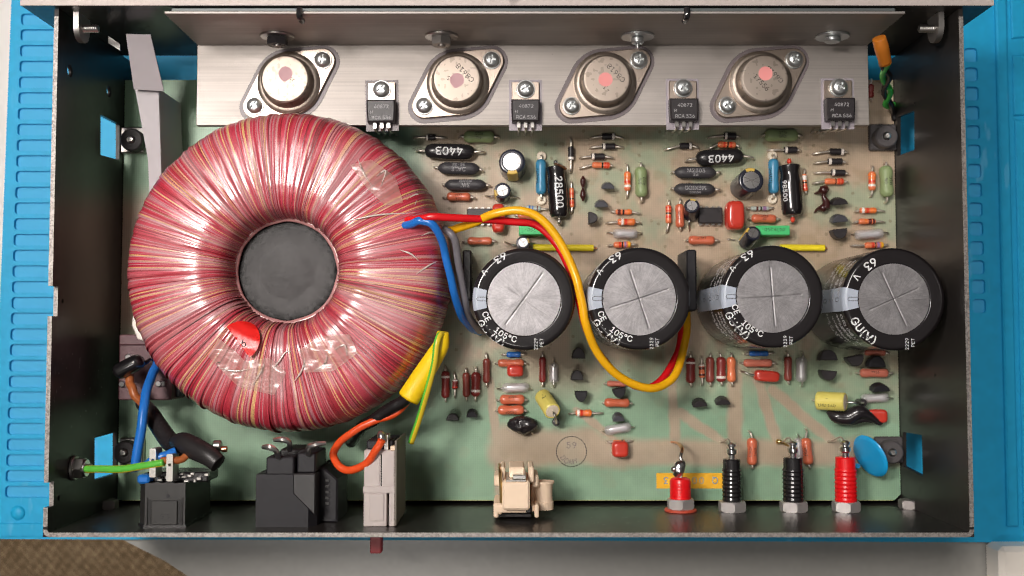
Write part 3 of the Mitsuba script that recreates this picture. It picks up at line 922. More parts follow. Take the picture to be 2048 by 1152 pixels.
def drape(poly, lift, step=0.8, rough=0.0, seed=0):
    """thin sheet lying on the ring, from an outline in world xy"""
    x0, y0, x1, y1 = poly.bounds
    pts = [p for p in np.array(poly.segmentize(step).exterior.coords[:-1])]
    for gx in np.arange(x0, x1, step):
        for gy in np.arange(y0, y1, step):
            if poly.buffer(-step * 0.4).contains(Point(gx, gy)):
                pts.append([gx, gy])
    pts = np.array(pts)
    from scipy.spatial import Delaunay
    tri = Delaunay(pts).simplices
    cen = pts[tri].mean(1)
    tri = tri[[poly.buffer(0.01).contains(Point(c)) for c in cen]]
    e1, e2 = pts[tri[:, 1]] - pts[tri[:, 0]], pts[tri[:, 2]] - pts[tri[:, 0]]
    s = e1[:, 0] * e2[:, 1] - e1[:, 1] * e2[:, 0]
    tri = np.where((s < 0)[:, None], tri[:, ::-1], tri)
    r = np.hypot(pts[:, 0] - TC[0], pts[:, 1] - TC[1])
    z = tor_z(r) + lift + rough * (nfbm(np.stack([pts[:, 0] * .17, pts[:, 1] * .3, r * 0], -1), 2, seed) - 0.5)
    return trimesh.Trimesh(np.column_stack([pts, z]), tri, process=False)


def topo(px, py):
    return U(px, py, 53)[:2]


c0, e0, e1 = topo(490, 676), topo(457, 652), topo(501, 711)
mid, R_ = topo(484, 681), 7.0
ax = np.arctan2(*(np.array(e0) - e1)[::-1])
half = Polygon([np.array(mid) + R_ * np.array([math.cos(ax - t_), math.sin(ax - t_)]) for t_ in np.linspace(-0.12, math.pi + 0.12, 30)])
t = thing('red_sticker', 'torn red round sticker on the lower left of the toroid', 'sticker')
part(t, 'paper', drape(half, 2.7, 0.8, 0.5, 4), 'sticker_red', True)
tx = flat_text('9', 2.6, [0, 0, 0], math.radians(200), False, 0.05)
q = topo(491, 686)
tx.apply_translation([q[0], q[1], 0])
tx.vertices[:, 2] += tor_z(np.hypot(tx.vertices[:, 0] - TC[0], tx.vertices[:, 1] - TC[1])) + 3.1
part(t, 'numeral', tx, 'ink_dark', False)
for pts, sd in (([(418, 712), (440, 676), (470, 700), (492, 722), (540, 715), (575, 745), (548, 790), (480, 775), (452, 748)], 3),
                ([(600, 700), (640, 672), (700, 668), (716, 706), (668, 742), (612, 745)], 12), ([(700, 330), (742, 318), (790, 352), (806, 405), (770, 412), (730, 372)], 19)):
    part(tt, 'clear_tape_patch', drape(Polygon([topo(*p) for p in pts]), 1.25, 0.7, 1.9, sd), 'tape_film', True)
rng = np.random.default_rng(8)
creases = [[(545, 740), (560, 722), (572, 705), (585, 702)], [(590, 762), (604, 742), (612, 716)], [(628, 742), (650, 728), (655, 708)], [(668, 700), (690, 690), (694, 712)], [(800, 500), (822, 508), (838, 522)],
           [(832, 548), (856, 530), (872, 520)], [(752, 352), (770, 340), (762, 372)], [(812, 398), (832, 384), (828, 408)], [(700, 442), (760, 430), (830, 424)], [(440, 736), (470, 742), (500, 738)], [(506, 770), (524, 742), (530, 726)],
           [(842, 470), (862, 462), (878, 474)], [(716, 318), (728, 348), (744, 372)]]
for cpts in creases:
    q = []
    for px, py in cpts:
        w = topo(px, py)
        q.append([w[0], w[1], float(tor_z(np.hypot(w[0] - TC[0], w[1] - TC[1]))) + 0.75 + 0.3 * rng.random()])
    part(tt, 'film_crease', tube(q, [.08, .38, .3, .06], 6, 6), 'film_crease', True)
# ---------------------------------------------------------------- parts soldered to the board
def leads(t, e0, e1, l0, l1, mat_='lead_wire', r=0.42, zend=0.0):
    """wires from the body ends e0, e1 to the holes at l0, l1 (photo pixels on the board)"""
    for e, l, o in ((e0, l0, e1), (e1, l1, e0)):
        e, o = np.asarray(e, float), np.asarray(o, float)
        h = U(l[0], l[1], 0)
        d = (e - o) / np.linalg.norm(e - o)
        if np.linalg.norm((h - e)[:2]) < 0.6:
            h[:2] = e[:2] + d[:2] * 0.7
        k = e * 0.30 + np.array([h[0], h[1], e[2]]) * 0.70
        part(t, 'lead', tube([e - d * 0.6, e, k, [h[0], h[1], e[2] * 0.45], [h[0], h[1], zend + 0.02]], r, 8, 4), mat_)


def ends(x0, y0, x1, y1, z):
    return U(x0, y0, z), U(x1, y1, z)


def axial(name, b, dia, mat_, l0, l1, label, cat, prof='bone', bands=(), z=None, text=(), tmat='ink_dark', group=None, lead='lead_wire', lr=0.42, tdir=-1, z2=None):
    """part lying on the board: b = its ends in photo pixels, dia in photo pixels"""
    R = dia / sc(3) / 2
    z = R + 0.9 if z is None else z
    p0, p1 = U(b[0], b[1], z), U(b[2], b[3], z if z2 is None else z2)
    L = np.linalg.norm(p1 - p0)
    if prof == 'bone':
        w = min(2.2 * R, 0.3 * L)
        pr = [(0, 0), (R * .45, 0.02), (R * .8, R * .22), (R * .97, R * .6), (R, w * .75), (R * .93, w * 1.15), (R * .9, w * 1.4), (R * .9, L - w * 1.4), (R * .93, L - w * 1.15), (R, L - w * .75), (R * .97, L - R * .6), (R * .8, L - R * .22), (R * .45, L - .02), (0, L)]
    elif prof == 'capsule':
        pr = [(0, 0), (R * .35, 0.02), (R * .72, R * .25), (R * .93, R * .7), (R, R * 1.3), (R, L - R * 1.3), (R * .93, L - R * .7), (R * .72, L - R * .25), (R * .35, L - .02), (0, L)]
    elif prof == 'spindle':
        pr = [(0, 0), (R * .25, 0), (R * .62, R * .32), (R * .88, R * .75), (R * .98, R * 1.15), (R, R * 1.6), (R, L - R * 1.6), (R * .98, L - R * 1.15), (R * .88, L - R * .75), (R * .62, L - R * .32), (R * .25, L), (0, L)]
    else:
        c = min(0.25, R * .2)
        pr = [(0, 0), (R - c, 0), (R, c), (R, L - c), (R - c, L), (0, L)]
    t = thing(name, label, cat, group)
    part(t, 'body', along(lathe(pr, 24), p0, p1), mat_, 40)
    rz = np.array([p[1] for p in pr]), np.array([p[0] for p in pr])
    for f0, f1, bm in bands:
        zz = np.linspace(f0 * L, f1 * L, 6)
        q = np.interp(zz, *rz) + 0.035
        part(t, 'colour_band', along(lathe([(q[0] - .05, zz[0])] + list(zip(q, zz)) + [(q[-1] - .05, zz[-1])], 24), p0, p1), 'band_' + bm, 40)
    d = (p1 - p0) / L
    for s, h, th, bold in text:
        part(t, 'marking', wrap_text(s, h, (p0 + p1) / 2, d * tdir, R * (1.0 if prof in ('spindle', 'capsule') else .93), th, bold), tmat, False)
    if l0 is not None:
        leads(t, p0, p1, l0, l1, lead, lr)
    return t


GR = {'r': 'small resistors on the board', 'd': 'diodes on the board', 'f': 'clear foil capacitors on the board', 't': 'small three legged transistors on the board'}


def resistor(b, dia, m, l0, l1, label, bands=(), text=(), prof='bone', **k):
    return axial('resistor', b, dia, m, l0, l1, label, 'resistor', prof, bands, text=text, group=GR['r'], **k)


def diode(b, dia, band, l0, l1, label):
    return axial('diode', b, dia, 'epoxy_black', l0, l1, label, 'diode', 'cyl', ((0.05, .24, 'white'),) if band == 0 else ((.76, .95, 'white'),), group=GR['d'], lead='lead_wire')


# --- diodes
diode((851.5, 275, 871, 275), 12, 0, (828, 277), (892, 278), 'black diode nearest the toroid under the bracket edge')
diode((1142, 294, 1142, 321), 12, 1, (1141, 276), (1141, 345), 'upright pointing black diode above the white lettered black tube')
diode((1204, 273, 1230, 273), 13, 1, (1181, 278), (1246, 279), 'topmost of three black diodes in the middle, band on its right end')
diode((1204, 293, 1230, 293), 13, 0, (1180, 297), (1246, 297), 'second of three black diodes in the middle')
diode((1182, 313, 1209, 313), 13, 0, (1160, 317), (1227, 318), 'lowest of three black diodes in the middle, above a striped resistor')
diode((1359, 292, 1384, 292), 13, 1, (1329, 301), (1397, 298), 'black diode left of the right hand 440B resistor')
diode((1448, 272, 1472, 273), 14, 0, (1416, 277), (1478, 277), 'black diode above the orange striped resistor under the bracket')
diode((1568, 300, 1594, 300), 13, 0, (1534, 302), (1599, 303), 'black diode under the green resistor at the right bracket end')
diode((1659, 303, 1688, 304), 13, 1, (1625, 309), (1694, 307), 'topmost of three black diodes at the right of the board')
diode((1655, 323, 1684, 323), 13, 0, (1627, 328), (1692, 328), 'second of three black diodes at the right of the board')
diode((1662, 345, 1690, 346), 13, 0, (1628, 347), (1695, 350), 'lowest of three black diodes at the right of the board')

# --- power resistors
PR_ = 'power resistors with print'


def power(b, dia, m, l0, l1, label, text, tm, prof='spindle', tdir=-1, lr=.45):
    return axial('power_resistor', b, dia, m, l0, l1, label, 'resistor', prof, text=text, tmat=tm, group=PR_, tdir=tdir, lr=lr)


power((928, 274, 988, 274), 24, 'resistor_green', (920, 276), (998, 277), 'green power resistor right of the first diode, under the bracket', [('R10', 1.3, -.45, False), ('5%', 1.1, .25, False)], 'ink_dark', 'bone')
power((1530, 271, 1595, 271), 25, 'resistor_green', (1523, 273), (1601, 276), 'green power resistor lying under the right end of the bracket', [('R10', 1.3, -.4, False), ('CB5', 1.1, .3, False)], 'ink_dark', 'bone')
power((1281, 334, 1283, 394), 25, 'resistor_green', (1281, 328), (1281, 405), 'green power resistor standing lengthwise in the middle of the board', [('R10', 1.3, -.45, False), ('5%', 1.2, .3, False)], 'ink_dark', 'bone', -1)
power((1771, 332, 1774, 394), 27, 'resistor_green', (1767, 327), (1768, 406), 'green power resistor lengthwise at the right edge of the board', [('R10', 1.3, -.45, False), ('5%', 1.2, .3, False)], 'ink_dark', 'bone', -1)
power((850, 302, 948, 304), 31, 'resistor_black', (834, 304), (969, 306), 'fat black sleeved resistor with 440B in white, nearest the toroid', [('440B', 3.2, .1, True)], 'ink_white', 'capsule')
power((1392, 317, 1486, 312), 32, 'resistor_black', (1369, 324), (1505, 319), 'fat black tilted resistor with 440B in white, right half of the board', [('440B', 3.0, .35, True)], 'ink_white', 'capsule')
power((876, 336, 959, 338), 25, 'resistor_grey', (870, 336), (966, 344), 'dark grey resistor printed DALE under the left 440B resistor', [('RS-2B', 1.2, -.55, False), ('DALE', 1.7, .25, False)], 'ink_grey')
power((890, 370, 972, 370), 23, 'resistor_grey', (886, 371), (981, 373), 'dark grey resistor printed 3W, second grey one near the toroid', [('M2303', 1.1, -.6, False), ('3W', 1.8, .15, False)], 'ink_grey')
power((1349, 345, 1432, 346), 24, 'resistor_grey', (1342, 346), (1438, 345), 'dark grey resistor printed M2303, upper of the right pair', [('3W', 1.1, -.5, False), ('M2303', 1.6, .25, False)], 'ink_grey', tdir=1)
power((1348, 378, 1430, 379), 24, 'resistor_grey', (1341, 378), (1438, 381), 'dark grey resistor printed MEXICO, lower of the right pair', [('MEXICO', 1.6, -.1, False), ('M2303', 1.0, .65, False)], 'ink_grey')
for (x0, y0, y1, bx, by0, by1, th, lab) in ((1082, 319, 389, 1083, 312, 400, .9, 'left'), (1547, 318, 387, 1545, 311, 398, -.9, 'right')):
    t = power((x0, y0, x0, y1), 21, 'resistor_blue', (bx, by0), (bx, by1), f'blue lengthwise resistor between two white ceramic beads, the {lab} one of the pair', [('OHMITE', 1.25, th, False)], 'ink_dark', 'bone', 1 if th < 0 else -1)
    for by in (by0, by1):
        c = U(bx, by, 1.6)
        part(t, 'ceramic_bead', lathe([(.5, 0), (1.9, 0), (2.0, .3), (2.0, 1.3), (1.7, 1.7), (.55, 1.7), (.5, 0)], 24).apply_translation([c[0], c[1], .05]), 'ceramic_white')

# --- small resistors
OR = (('red', 1),)
b3 = lambda *m: [(f, f + .1, c) for f, c in zip((.14, .30, .46, .76), m)]
resistor((894, 393, 941, 394), 17, 'resistor_orange', (886, 396), (952, 398), 'plain orange resistor below the grey 3W resistor', text=[('75R', 1.0, .5, False), ('1427', .9, -.4, False)])
resistor((935, 482, 984, 482), 16, 'resistor_orange', (926, 485), (993, 484), 'plain orange resistor left above the first big capacitor', text=[('1K', 1.0, .1, False)])
resistor((1036, 431, 1070, 433), 13, 'resistor_orange', (1030, 431), (1078, 434), 'plain orange resistor half hidden under the red wire')
resistor((1051, 415, 1082, 418), 11, 'resistor_pale', (1042, 414), (1097, 420), 'pale striped resistor under the crest of the yellow wire', bands=[(.2, .3, 'blue'), (.42, .5, 'blue'), (.72, .8, 'brown')])
resistor((1184, 330, 1221, 331), 13, 'resistor_coral', (1160, 338), (1226, 334), 'orange striped resistor under the three middle diodes', bands=[(.52, .6, 'black'), (.66, .76, 'red'), (.8, .9, 'red')], prof='bone')
resistor((1143, 376, 1144, 415), 10, 'resistor_coral', (1142, 364), (1142, 427), 'narrow striped resistor tight beside the left black tube', bands=[(.25, .36, 'red'), (.53, .6, 'black'), (.7, .82, 'red')])
resistor((1255, 343, 1255, 382), 14, 'resistor_coral', (1253, 330), (1253, 396), 'orange, red and white striped resistor lengthwise in the middle', bands=[(.12, .24, 'orange'), (.32, .4, 'orange'), (.48, .6, 'red'), (.7, .82, 'white')])
resistor((1231, 424, 1264, 424), 11, 'resistor_coral', (1221, 424), (1281, 429), 'dark banded orange resistor, topmost of the middle stack', bands=[(.12, .3, 'brown'), (.42, .52, 'black'), (.72, .86, 'orange')])
resistor((1235, 444, 1271, 444), 14, 'resistor_coral', (1213, 447), (1281, 447), 'white, red and orange banded resistor in the middle stack', bands=[(.2, .33, 'white'), (.4, .52, 'red'), (.66, .76, 'orange'), (.82, .92, 'orange')])
resistor((1227, 490, 1262, 489), 13, 'resistor_coral', (1216, 492), (1273, 490), 'red, black, violet and yellow banded resistor above the second big capacitor', bands=[(.3, .42, 'red'), (.46, .54, 'black'), (.6, .72, 'violet'), (.82, .95, 'yellow')])
resistor((1435, 289, 1472, 290), 13, 'resistor_coral', (1414, 300), (1479, 297), 'orange striped resistor right above the tilted 440B resistor', bands=[(.3, .4, 'red'), (.5, .58, 'black'), (.66, .76, 'red')])
resistor((1337, 410, 1337, 447), 12, 'resistor_coral', (1337, 402), (1332, 465), 'red and black banded lengthwise resistor left of the right chip', bands=[(.1, .2, 'red'), (.28, .36, 'red'), (.42, .5, 'black'), (.58, .72, 'red')])
resistor((1359, 408, 1360, 455), 18, 'resistor_orange', (1359, 399), (1360, 461), 'plain orange lengthwise resistor left of the right chip', text=[('1405', 1.0, .3, False)])
resistor((1501, 417, 1538, 417), 9, 'resistor_pale', (1492, 418), (1546, 416), 'pale thin resistor with violet bands right of the red capacitor', bands=[(.3, .4, 'brown'), (.52, .6, 'black'), (.66, .84, 'violet')])
resistor((1503, 437, 1552, 438), 18, 'resistor_orange', (1496, 439), (1558, 439), 'plain orange resistor right of the red capacitor', text=[('2K', 1.1, .1, False), ('1427', .9, -.6, False)])
resistor((1377, 480, 1429, 481), 18, 'resistor_orange', (1370, 482), (1436, 482), 'plain orange resistor below the right chip', text=[('1427', 1.0, -.5, False)])
resistor((1608, 348, 1611, 383), 10, 'resistor_coral', (1608, 340), (1610, 388), 'narrow striped resistor tight beside the right black tube', bands=[(.1, .35, 'white'), (.46, .54, 'black'), (.62, .74, 'red'), (.8, .92, 'red')])
resistor((1649, 363, 1688, 363), 13, 'resistor_coral', (1625, 368), (1694, 366), 'orange striped resistor under the three right diodes', bands=[(.52, .58, 'black'), (.66, .76, 'red'), (.82, .92, 'red')])
resistor((1744, 343, 1744, 381), 15, 'resistor_coral', (1742, 333), (1739, 394), 'orange, red and white striped resistor lengthwise at the right edge', bands=[(.12, .24, 'orange'), (.32, .4, 'orange'), (.48, .6, 'red'), (.68, .8, 'white')])
resistor((1719, 421, 1753, 421), 12, 'resistor_coral', (1708, 424), (1767, 424), 'white, red and orange banded resistor, topmost of the right stack', bands=[(.1, .26, 'white'), (.38, .5, 'red'), (.62, .74, 'orange'), (.8, .92, 'orange')])
resistor((1717, 443, 1751, 443), 12, 'resistor_coral', (1706, 446), (1767, 445), 'orange and dark violet banded resistor, second of the right stack', bands=[(.35, .45, 'orange'), (.56, .74, 'brown'), (.8, .92, 'brown')])
resistor((1729, 491, 1767, 490), 13, 'resistor_coral', (1701, 492), (1773, 491), 'red, violet and yellow banded resistor, lowest of the right stack', bands=[(.34, .48, 'red'), (.52, .58, 'black'), (.62, .76, 'violet'), (.84, .96, 'yellow')])
# shaded group beside the toroid
resistor((891, 742, 891, 796), 17, 'resistor_maroon', (891, 733), (892, 803), 'dim maroon resistor with a pale band at its top, nearest the toroid', bands=[(.18, .26, 'white')])
resistor((910, 758, 910, 779), 12, 'resistor_maroon', (909, 745), (910, 795), 'short dim maroon resistor with a pale cap, second from the toroid', bands=[(.05, .2, 'white'), (.72, .84, 'red')])
resistor((932, 745, 933, 794), 15, 'resistor_brown', (932, 736), (933, 800), 'dim plain brown resistor, third from the toroid')
resistor((952, 744, 951, 793), 19, 'resistor_maroon', (952, 735), (951, 801), 'dim maroon resistor with a pale band at its bottom, fourth from the toroid', bands=[(.72, .82, 'white')])
resistor((973, 717, 973, 766), 15, 'resistor_brown', (972, 706), (973, 772), 'dim brown resistor, fifth from the toroid and set higher')
resistor((1013, 709, 1042, 709), 12, 'resistor_deep_blue', (1003, 709), (1052, 709), 'dark blue resistor just below the first big capacitor')
resistor((996, 726, 1048, 726), 16, 'resistor_orange', (991, 727), (1055, 728), 'orange resistor behind the small red film capacitor')
resistor((1000, 799, 1049, 799), 20, 'resistor_orange', (994, 800), (1054, 800), 'orange resistor, upper of a touching pair above the black lump', text=[('15KF', 1.0, -.6, False)])
resistor((996, 820, 1048, 820), 19, 'resistor_orange', (992, 821), (1054, 822), 'orange resistor, lower of a touching pair above the black lump', text=[('5620F', 1.1, .5, False)])
resistor((1085, 714, 1085, 765), 14, 'resistor_maroon', (1085, 706), (1085, 772), 'dim maroon lengthwise resistor left of the small glass-like capacitor')
resistor((1214, 767, 1252, 768), 12, 'resistor_pink', (1208, 767), (1258, 769), 'pink resistor partly under the lower bend of the yellow wire')
resistor((1209, 805, 1259, 806), 18, 'resistor_orange', (1205, 806), (1264, 807), 'orange resistor below the yellow wire loop')
resistor((1151, 826, 1184, 826), 14, 'resistor_coral', (1138, 827), (1205, 826), 'white, red and orange banded resistor on the lower middle of the board', bands=[(.08, .24, 'white'), (.3, .44, 'red'), (.6, .72, 'orange'), (.8, .94, 'orange')])
# row under the third capacitor
resistor((1381, 715, 1381, 766), 19, 'resistor_maroon', (1380, 706), (1381, 772), 'maroon resistor with a white band near its top, first of the row of five', bands=[(.17, .25, 'white')])
resistor((1403, 728, 1404, 756), 12, 'resistor_coral', (1402, 714), (1403, 770), 'short banded resistor, second of the row of five', bands=[(.02, .16, 'white'), (.22, .4, 'brown'), (.7, .84, 'brown')])
resistor((1420, 714, 1420, 765), 17, 'resistor_brown', (1420, 707), (1420, 771), 'plain brown resistor, third of the row of five')
resistor((1442, 714, 1442, 764), 19, 'resistor_maroon', (1437, 706), (1442, 770), 'maroon resistor with a white band near its bottom, fourth of the row of five', bands=[(.76, .86, 'white')])
resistor((1462, 714, 1463, 764), 18, 'resistor_coral', (1461, 707), (1463, 771), 'bright plain orange resistor, fifth of the row of five')
resistor((1498, 707, 1537, 707), 11, 'resistor_deep_blue', (1489, 708), (1545, 706), 'blue resistor just below the third big capacitor', bands=[(.3, .38, 'blue'), (.5, .58, 'blue')])
resistor((1487, 726, 1544, 726), 16, 'resistor_pink', (1480, 726), (1550, 727), 'long salmon resistor above the flat red capacitor')
resistor((1576, 713, 1576, 762), 16, 'resistor_brown', (1572, 704), (1576, 767), 'brown lengthwise resistor left of the upright clear capacitor')
resistor((1504, 876, 1504, 930), 20, 'resistor_orange', (1497, 862), (1503, 936), 'orange resistor standing lengthwise between the two black posts', text=[('12K0F', 1.0, .55, False), ('1419', 1.0, -.55, False)])
resistor((1611, 876, 1617, 929), 21, 'resistor_orange', (1610, 858), (1617, 935), 'orange resistor right of the second black post', text=[('1K4F', 1.0, .5, False)])
resistor((1729, 705, 1771, 706), 12, 'resistor_pink', (1722, 705), (1777, 707), 'pink resistor half under the fourth big capacitor')
resistor((1720, 746, 1776, 746), 18, 'resistor_pink', (1711, 746), (1782, 746), 'pink fat resistor at the right edge of the board', text=[('2749', 1.0, -.3, False)])
resistor((1741, 168, 1741, 196), 14, 'resistor_maroon', (1741, 160), (1741, 203), 'red resistor peeping out right of the bracket')


# --- clear foil capacitors
def foilcap(b, dia, l0, l1, label):
    R = dia / sc(3) / 2
    p0, p1 = U(b[0], b[1], R + .8), U(b[2], b[3], R + .8)
    L = np.linalg.norm(p1 - p0)
    d = (p1 - p0) / L
    t = thing('foil_capacitor', label, 'capacitor', GR['f'])
    w_ = 0.08 * R
    part(t, 'clear_sleeve', along(lathe([(R * .35, 0), (R * .8, L * .04), (R, L * .14), (R * .96, L * .5), (R, L * .86), (R * .8, L * .96), (R * .35, L)], 14), p0, p1), 'cloudy_film', 50)
    pr = [(0, L * .18), (R * .62, L * .19), (R * .70, L * .3), (R * .66, L * .5), (R * .72, L * .75), (R * .62, L * .84), (0, L * .85)]
    part(t, 'foil_roll', along(lathe(pr, 12), p0, p1), 'foil', 25)
    leads(t, p0 + d * L * .18, p1 - d * L * .16, l0, l1, 'bright_lead', .34)


foilcap((1226, 467, 1275, 468), 20, (1214, 466), (1282, 466), 'clear wrapped foil capacitor in the middle resistor stack')
foilcap((1709, 470, 1767, 467), 20, (1703, 469), (1774, 466), 'clear wrapped foil capacitor in the right resistor stack')
foilcap((1004, 776, 1058, 775), 20, (994, 777), (1063, 778), 'clear wrapped foil capacitor under the small red film capacitor')
foilcap((1108, 727, 1107, 766), 19, (1108, 718), (1107, 774), 'dim clear capacitor lengthwise below the first big capacitor')
foilcap((1209, 862, 1262, 853), 20, (1204, 862), (1268, 853), 'clear wrapped foil capacitor slightly tilted above the square red capacitor')
foilcap((1603, 714, 1602, 764), 22, (1604, 705), (1602, 772), 'clear foil capacitor lengthwise below the third big capacitor')
foilcap((1595, 876, 1600, 918), 17, (1594, 868), (1601, 924), 'clear foil capacitor squeezed beside the second black post')
foilcap((1722, 797, 1777, 795), 19, (1716, 798), (1783, 796), 'clear foil capacitor right of the lying yellow capacitor')


# --- small transistors with a flat side
def to92(px, py, w, h, rot, label, m='transistor_grey', tilt=0.0):
    """w, h outline in photo pixels; rot turns the flat side"""
    c = U(px, py, 6)
    W, H = w / sc(6) / 2, h / sc(6)
    arc = [(W * math.cos(a), -H / 2 + H * math.sin(a)) for a in np.linspace(0.12, math.pi - 0.12, 18)]
    body = bprism(Polygon([(W, -H / 2)] + arc + [(-W, -H / 2)]), 0, 5.0, .25)
    t = thing('small_transistor', label, 'transistor', GR['t'])
    M = trimesh.transformations.rotation_matrix(rot, [0, 0, 1])
    M = trimesh.transformations.rotation_matrix(tilt, [1, 0, 0]) @ M
    M[:3, 3] = [c[0], c[1], 2.2]
    body.apply_transform(M)
    part(t, 'body', body, m, 25)
    for k in (-1, 0, 1):
        p = M @ np.array([k * min(1.27, W * .6), 0, 0.3, 1])
        part(t, 'leg', tube([p[:3], p[:3] * [1, 1, 0] + [0, 0, 0.02]], .25, 6, 0), 'lead_wire')


to92(1216, 367, 25, 12, 0, 'small grey transistor seen edge-on, upper of two in the middle', tilt=.25)
to92(1203, 403, 26, 13, 0, 'small grey transistor seen edge-on, lower of two in the middle', tilt=.25)
to92(1186, 436, 24, 18, -math.pi / 2, 'small black transistor with flat side facing left, in the middle', 'epoxy_black')
to92(1679, 398, 31, 13, .08, 'small dark transistor seen edge-on beside the brown dipped capacitor', 'epoxy_black', .25)
to92(1679, 433, 31, 15, .1, 'small dark transistor, second of three at the right', 'transistor_grey', .2)
to92(1679, 468, 30, 20, math.pi + .1, 'small black transistor, third and lowest of three at the right', 'epoxy_black')
to92(905, 834, 25, 14, 0, 'dim black transistor on the green area right of the earth wire', 'epoxy_black')
to92(944, 824, 22, 12, 0, 'dim grey transistor below the shaded resistors', 'plastic_charcoal', .2)
to92(1157, 706, 26, 22, 0, 'very dark transistor between the first two big capacitors, topmost', 'epoxy_black')
to92(1154, 750, 24, 20, 0, 'very dark transistor between the first two big capacitors, second', 'epoxy_black')
to92(1162, 793, 24, 21, math.pi, 'dark transistor with flat top edge above the banded resistor', 'plastic_charcoal')
to92(1239, 786, 25, 20, math.pi + .15, 'dark transistor between the pink and the orange resistor', 'plastic_charcoal')
to92(1237, 831, 23, 12, .05, 'small grey transistor above the tilted foil capacitor', 'transistor_grey', .25)
to92(1400, 802, 28, 12, .1, 'flat lying dark transistor, left of a pair below the row of five', 'epoxy_black', .25)
to92(1446, 798, 28, 12, .04, 'flat lying dark transistor, right of a pair below the row of five', 'epoxy_black', .25)
to92(1656, 710, 35, 21, 0, 'black transistor at the foot of the fourth big capacitor', 'epoxy_black')
to92(1656, 751, 32, 20, math.pi - .1, 'black transistor above the lying yellow capacitor', 'epoxy_black')
to92(1711, 722, 34, 21, math.pi + .2, 'dark transistor with a grey facet, left of a pair at the right', 'epoxy_black')
to92(1753, 723, 33, 22, 0, 'dark transistor, right of a pair at the right board edge', 'plastic_charcoal')
to92(1761, 772, 34, 14, .08, 'flat lying dark transistor above the right clear capacitor', 'plastic_charcoal', .2)


# --- chips
def chip(x0, y0, x1, y1, label):
    t = thing('chip', label, 'chip', 'eight legged chips')
    a, b = U(x0, y1, 4.4), U(x1, y0, 4.4)
    part(t, 'body', cbox([a[0], a[1], 1.2], [b[0], b[1], 4.4], .3), 'epoxy_black')
    part(t, 'dimple', cyl([b[0] - 1.6, b[1] - 1.6, 4.41], [b[0] - 1.6, b[1] - 1.6, 4.44], .5, 16), 'plastic_black')
    cx = (a[0] + b[0]) / 2
    for k in range(4):
        for y, s in ((a[1], -1), (b[1], 1)):
            x = cx + 2.54 * (k - 1.5)
            m = [cbox([x - .7, y, 2.3], [x + .7, y + s * .75, 2.6], .08), cbox([x - .45, y + s * .5, .02], [x + .45, y + s * .78, 2.6], .05)]
            part(t, 'pin', trimesh.util.concatenate(m), 'bright_lead')


chip(934, 417, 983, 446, 'eight legged black chip under the red wire')
chip(1398, 415, 1445, 446, 'eight legged black chip in the right half of the board')


# --- dipped and boxed film capacitors
def dipped(x0, y0, x1, y1, z1, label, m='film_red', rot=0.0, text=None):
    a, b = U(x0, y1, z1), U(x1, y0, z1)
    c, hw, hh = (a + b) / 2, (b[0] - a[0]) / 2, (b[1] - a[1]) / 2
    t = thing('film_capacitor', label, 'capacitor', 'dipped film capacitors')
    q = trimesh.creation.icosphere(subdivisions=4)
    v = q.vertices
    e = 4.0
    s = (np.abs(v) ** e).sum(1) ** (-1 / e)
    q.vertices = v * s[:, None] * [hw, hh, (z1 - .8) / 2]
    rot_about(q, rot, [0, 0, 1], [0, 0, 0])
    q.apply_translation([c[0], c[1], (z1 + .8) / 2])
    part(t, 'body', q, m, True)
    for s in (-1, 1):
        p = c + (np.array([s * hw * .8, 0, 0]) if hw > hh else np.array([0, s * hh * .8, 0]))
        part(t, 'lead', tube([[p[0], p[1], 2.2], [p[0], p[1], .02]], .35, 8, 0), 'lead_wire')
    return t


dipped(983, 406, 1010, 464, 8, 'red dipped film capacitor under the red wire beside the left chip')
dipped(1455, 400, 1491, 458, 9, 'large red dipped film capacitor right of the right chip')
dipped(1014, 730, 1047, 754, 7, 'small red dipped film capacitor below the first big capacitor')
dipped(1225, 883, 1258, 916, 7, 'square red dipped film capacitor below the tilted foil capacitor')
dipped(1511, 741, 1561, 764, 6, 'flat red dipped capacitor with bent silver lead, below the third big capacitor', rot=-.08)
dipped(1738, 819, 1777, 847, 5, 'red dipped capacitor behind the black dipped one at the right edge')
part('film_capacitor_004', 'lead', tube([U(1513, 750, 4), U(1500, 749, 4.5), U(1489, 744, 4), U(1480, 741, .1)], .42, 8, 5), 'bright_lead')
resistor((1226, 884, 1250, 883), 8, 'resistor_coral', (1214, 883), (1265, 881), 'thin resistor behind the square red capacitor', bands=[(.3, .5, 'orange'), (.7, .85, 'black')])
for x0, y0, x1, y1, s, tx, ty, lab in ((1038, 450, 1094, 469, '.250-', 1062, 460, 'flat green box capacitor half under the red wire'), (1513, 451, 1580, 470, '.047K250-', 1548, 459, 'flat green box capacitor printed 047K250 right of the navy can')):
    t = thing('box_capacitor', lab, 'capacitor', 'green box capacitors')
    part(t, 'body', PB(x0, x1, y0, y1, .5, 8.5, .3), 'film_green')
    c = U(tx, ty, 8.5)
    part(t, 'marking', flat_text(s, 1.35, [c[0], c[1], 8.51], math.pi, False, .04), 'ink_dark', False)
    for px in (x0 + 8, x1 - 8):
        c = U(px, (y0 + y1) / 2, 0)
        part(t, 'lead', tube([[c[0], c[1], .6], [c[0], c[1], .02]], .3, 6, 0), 'lead_wire')


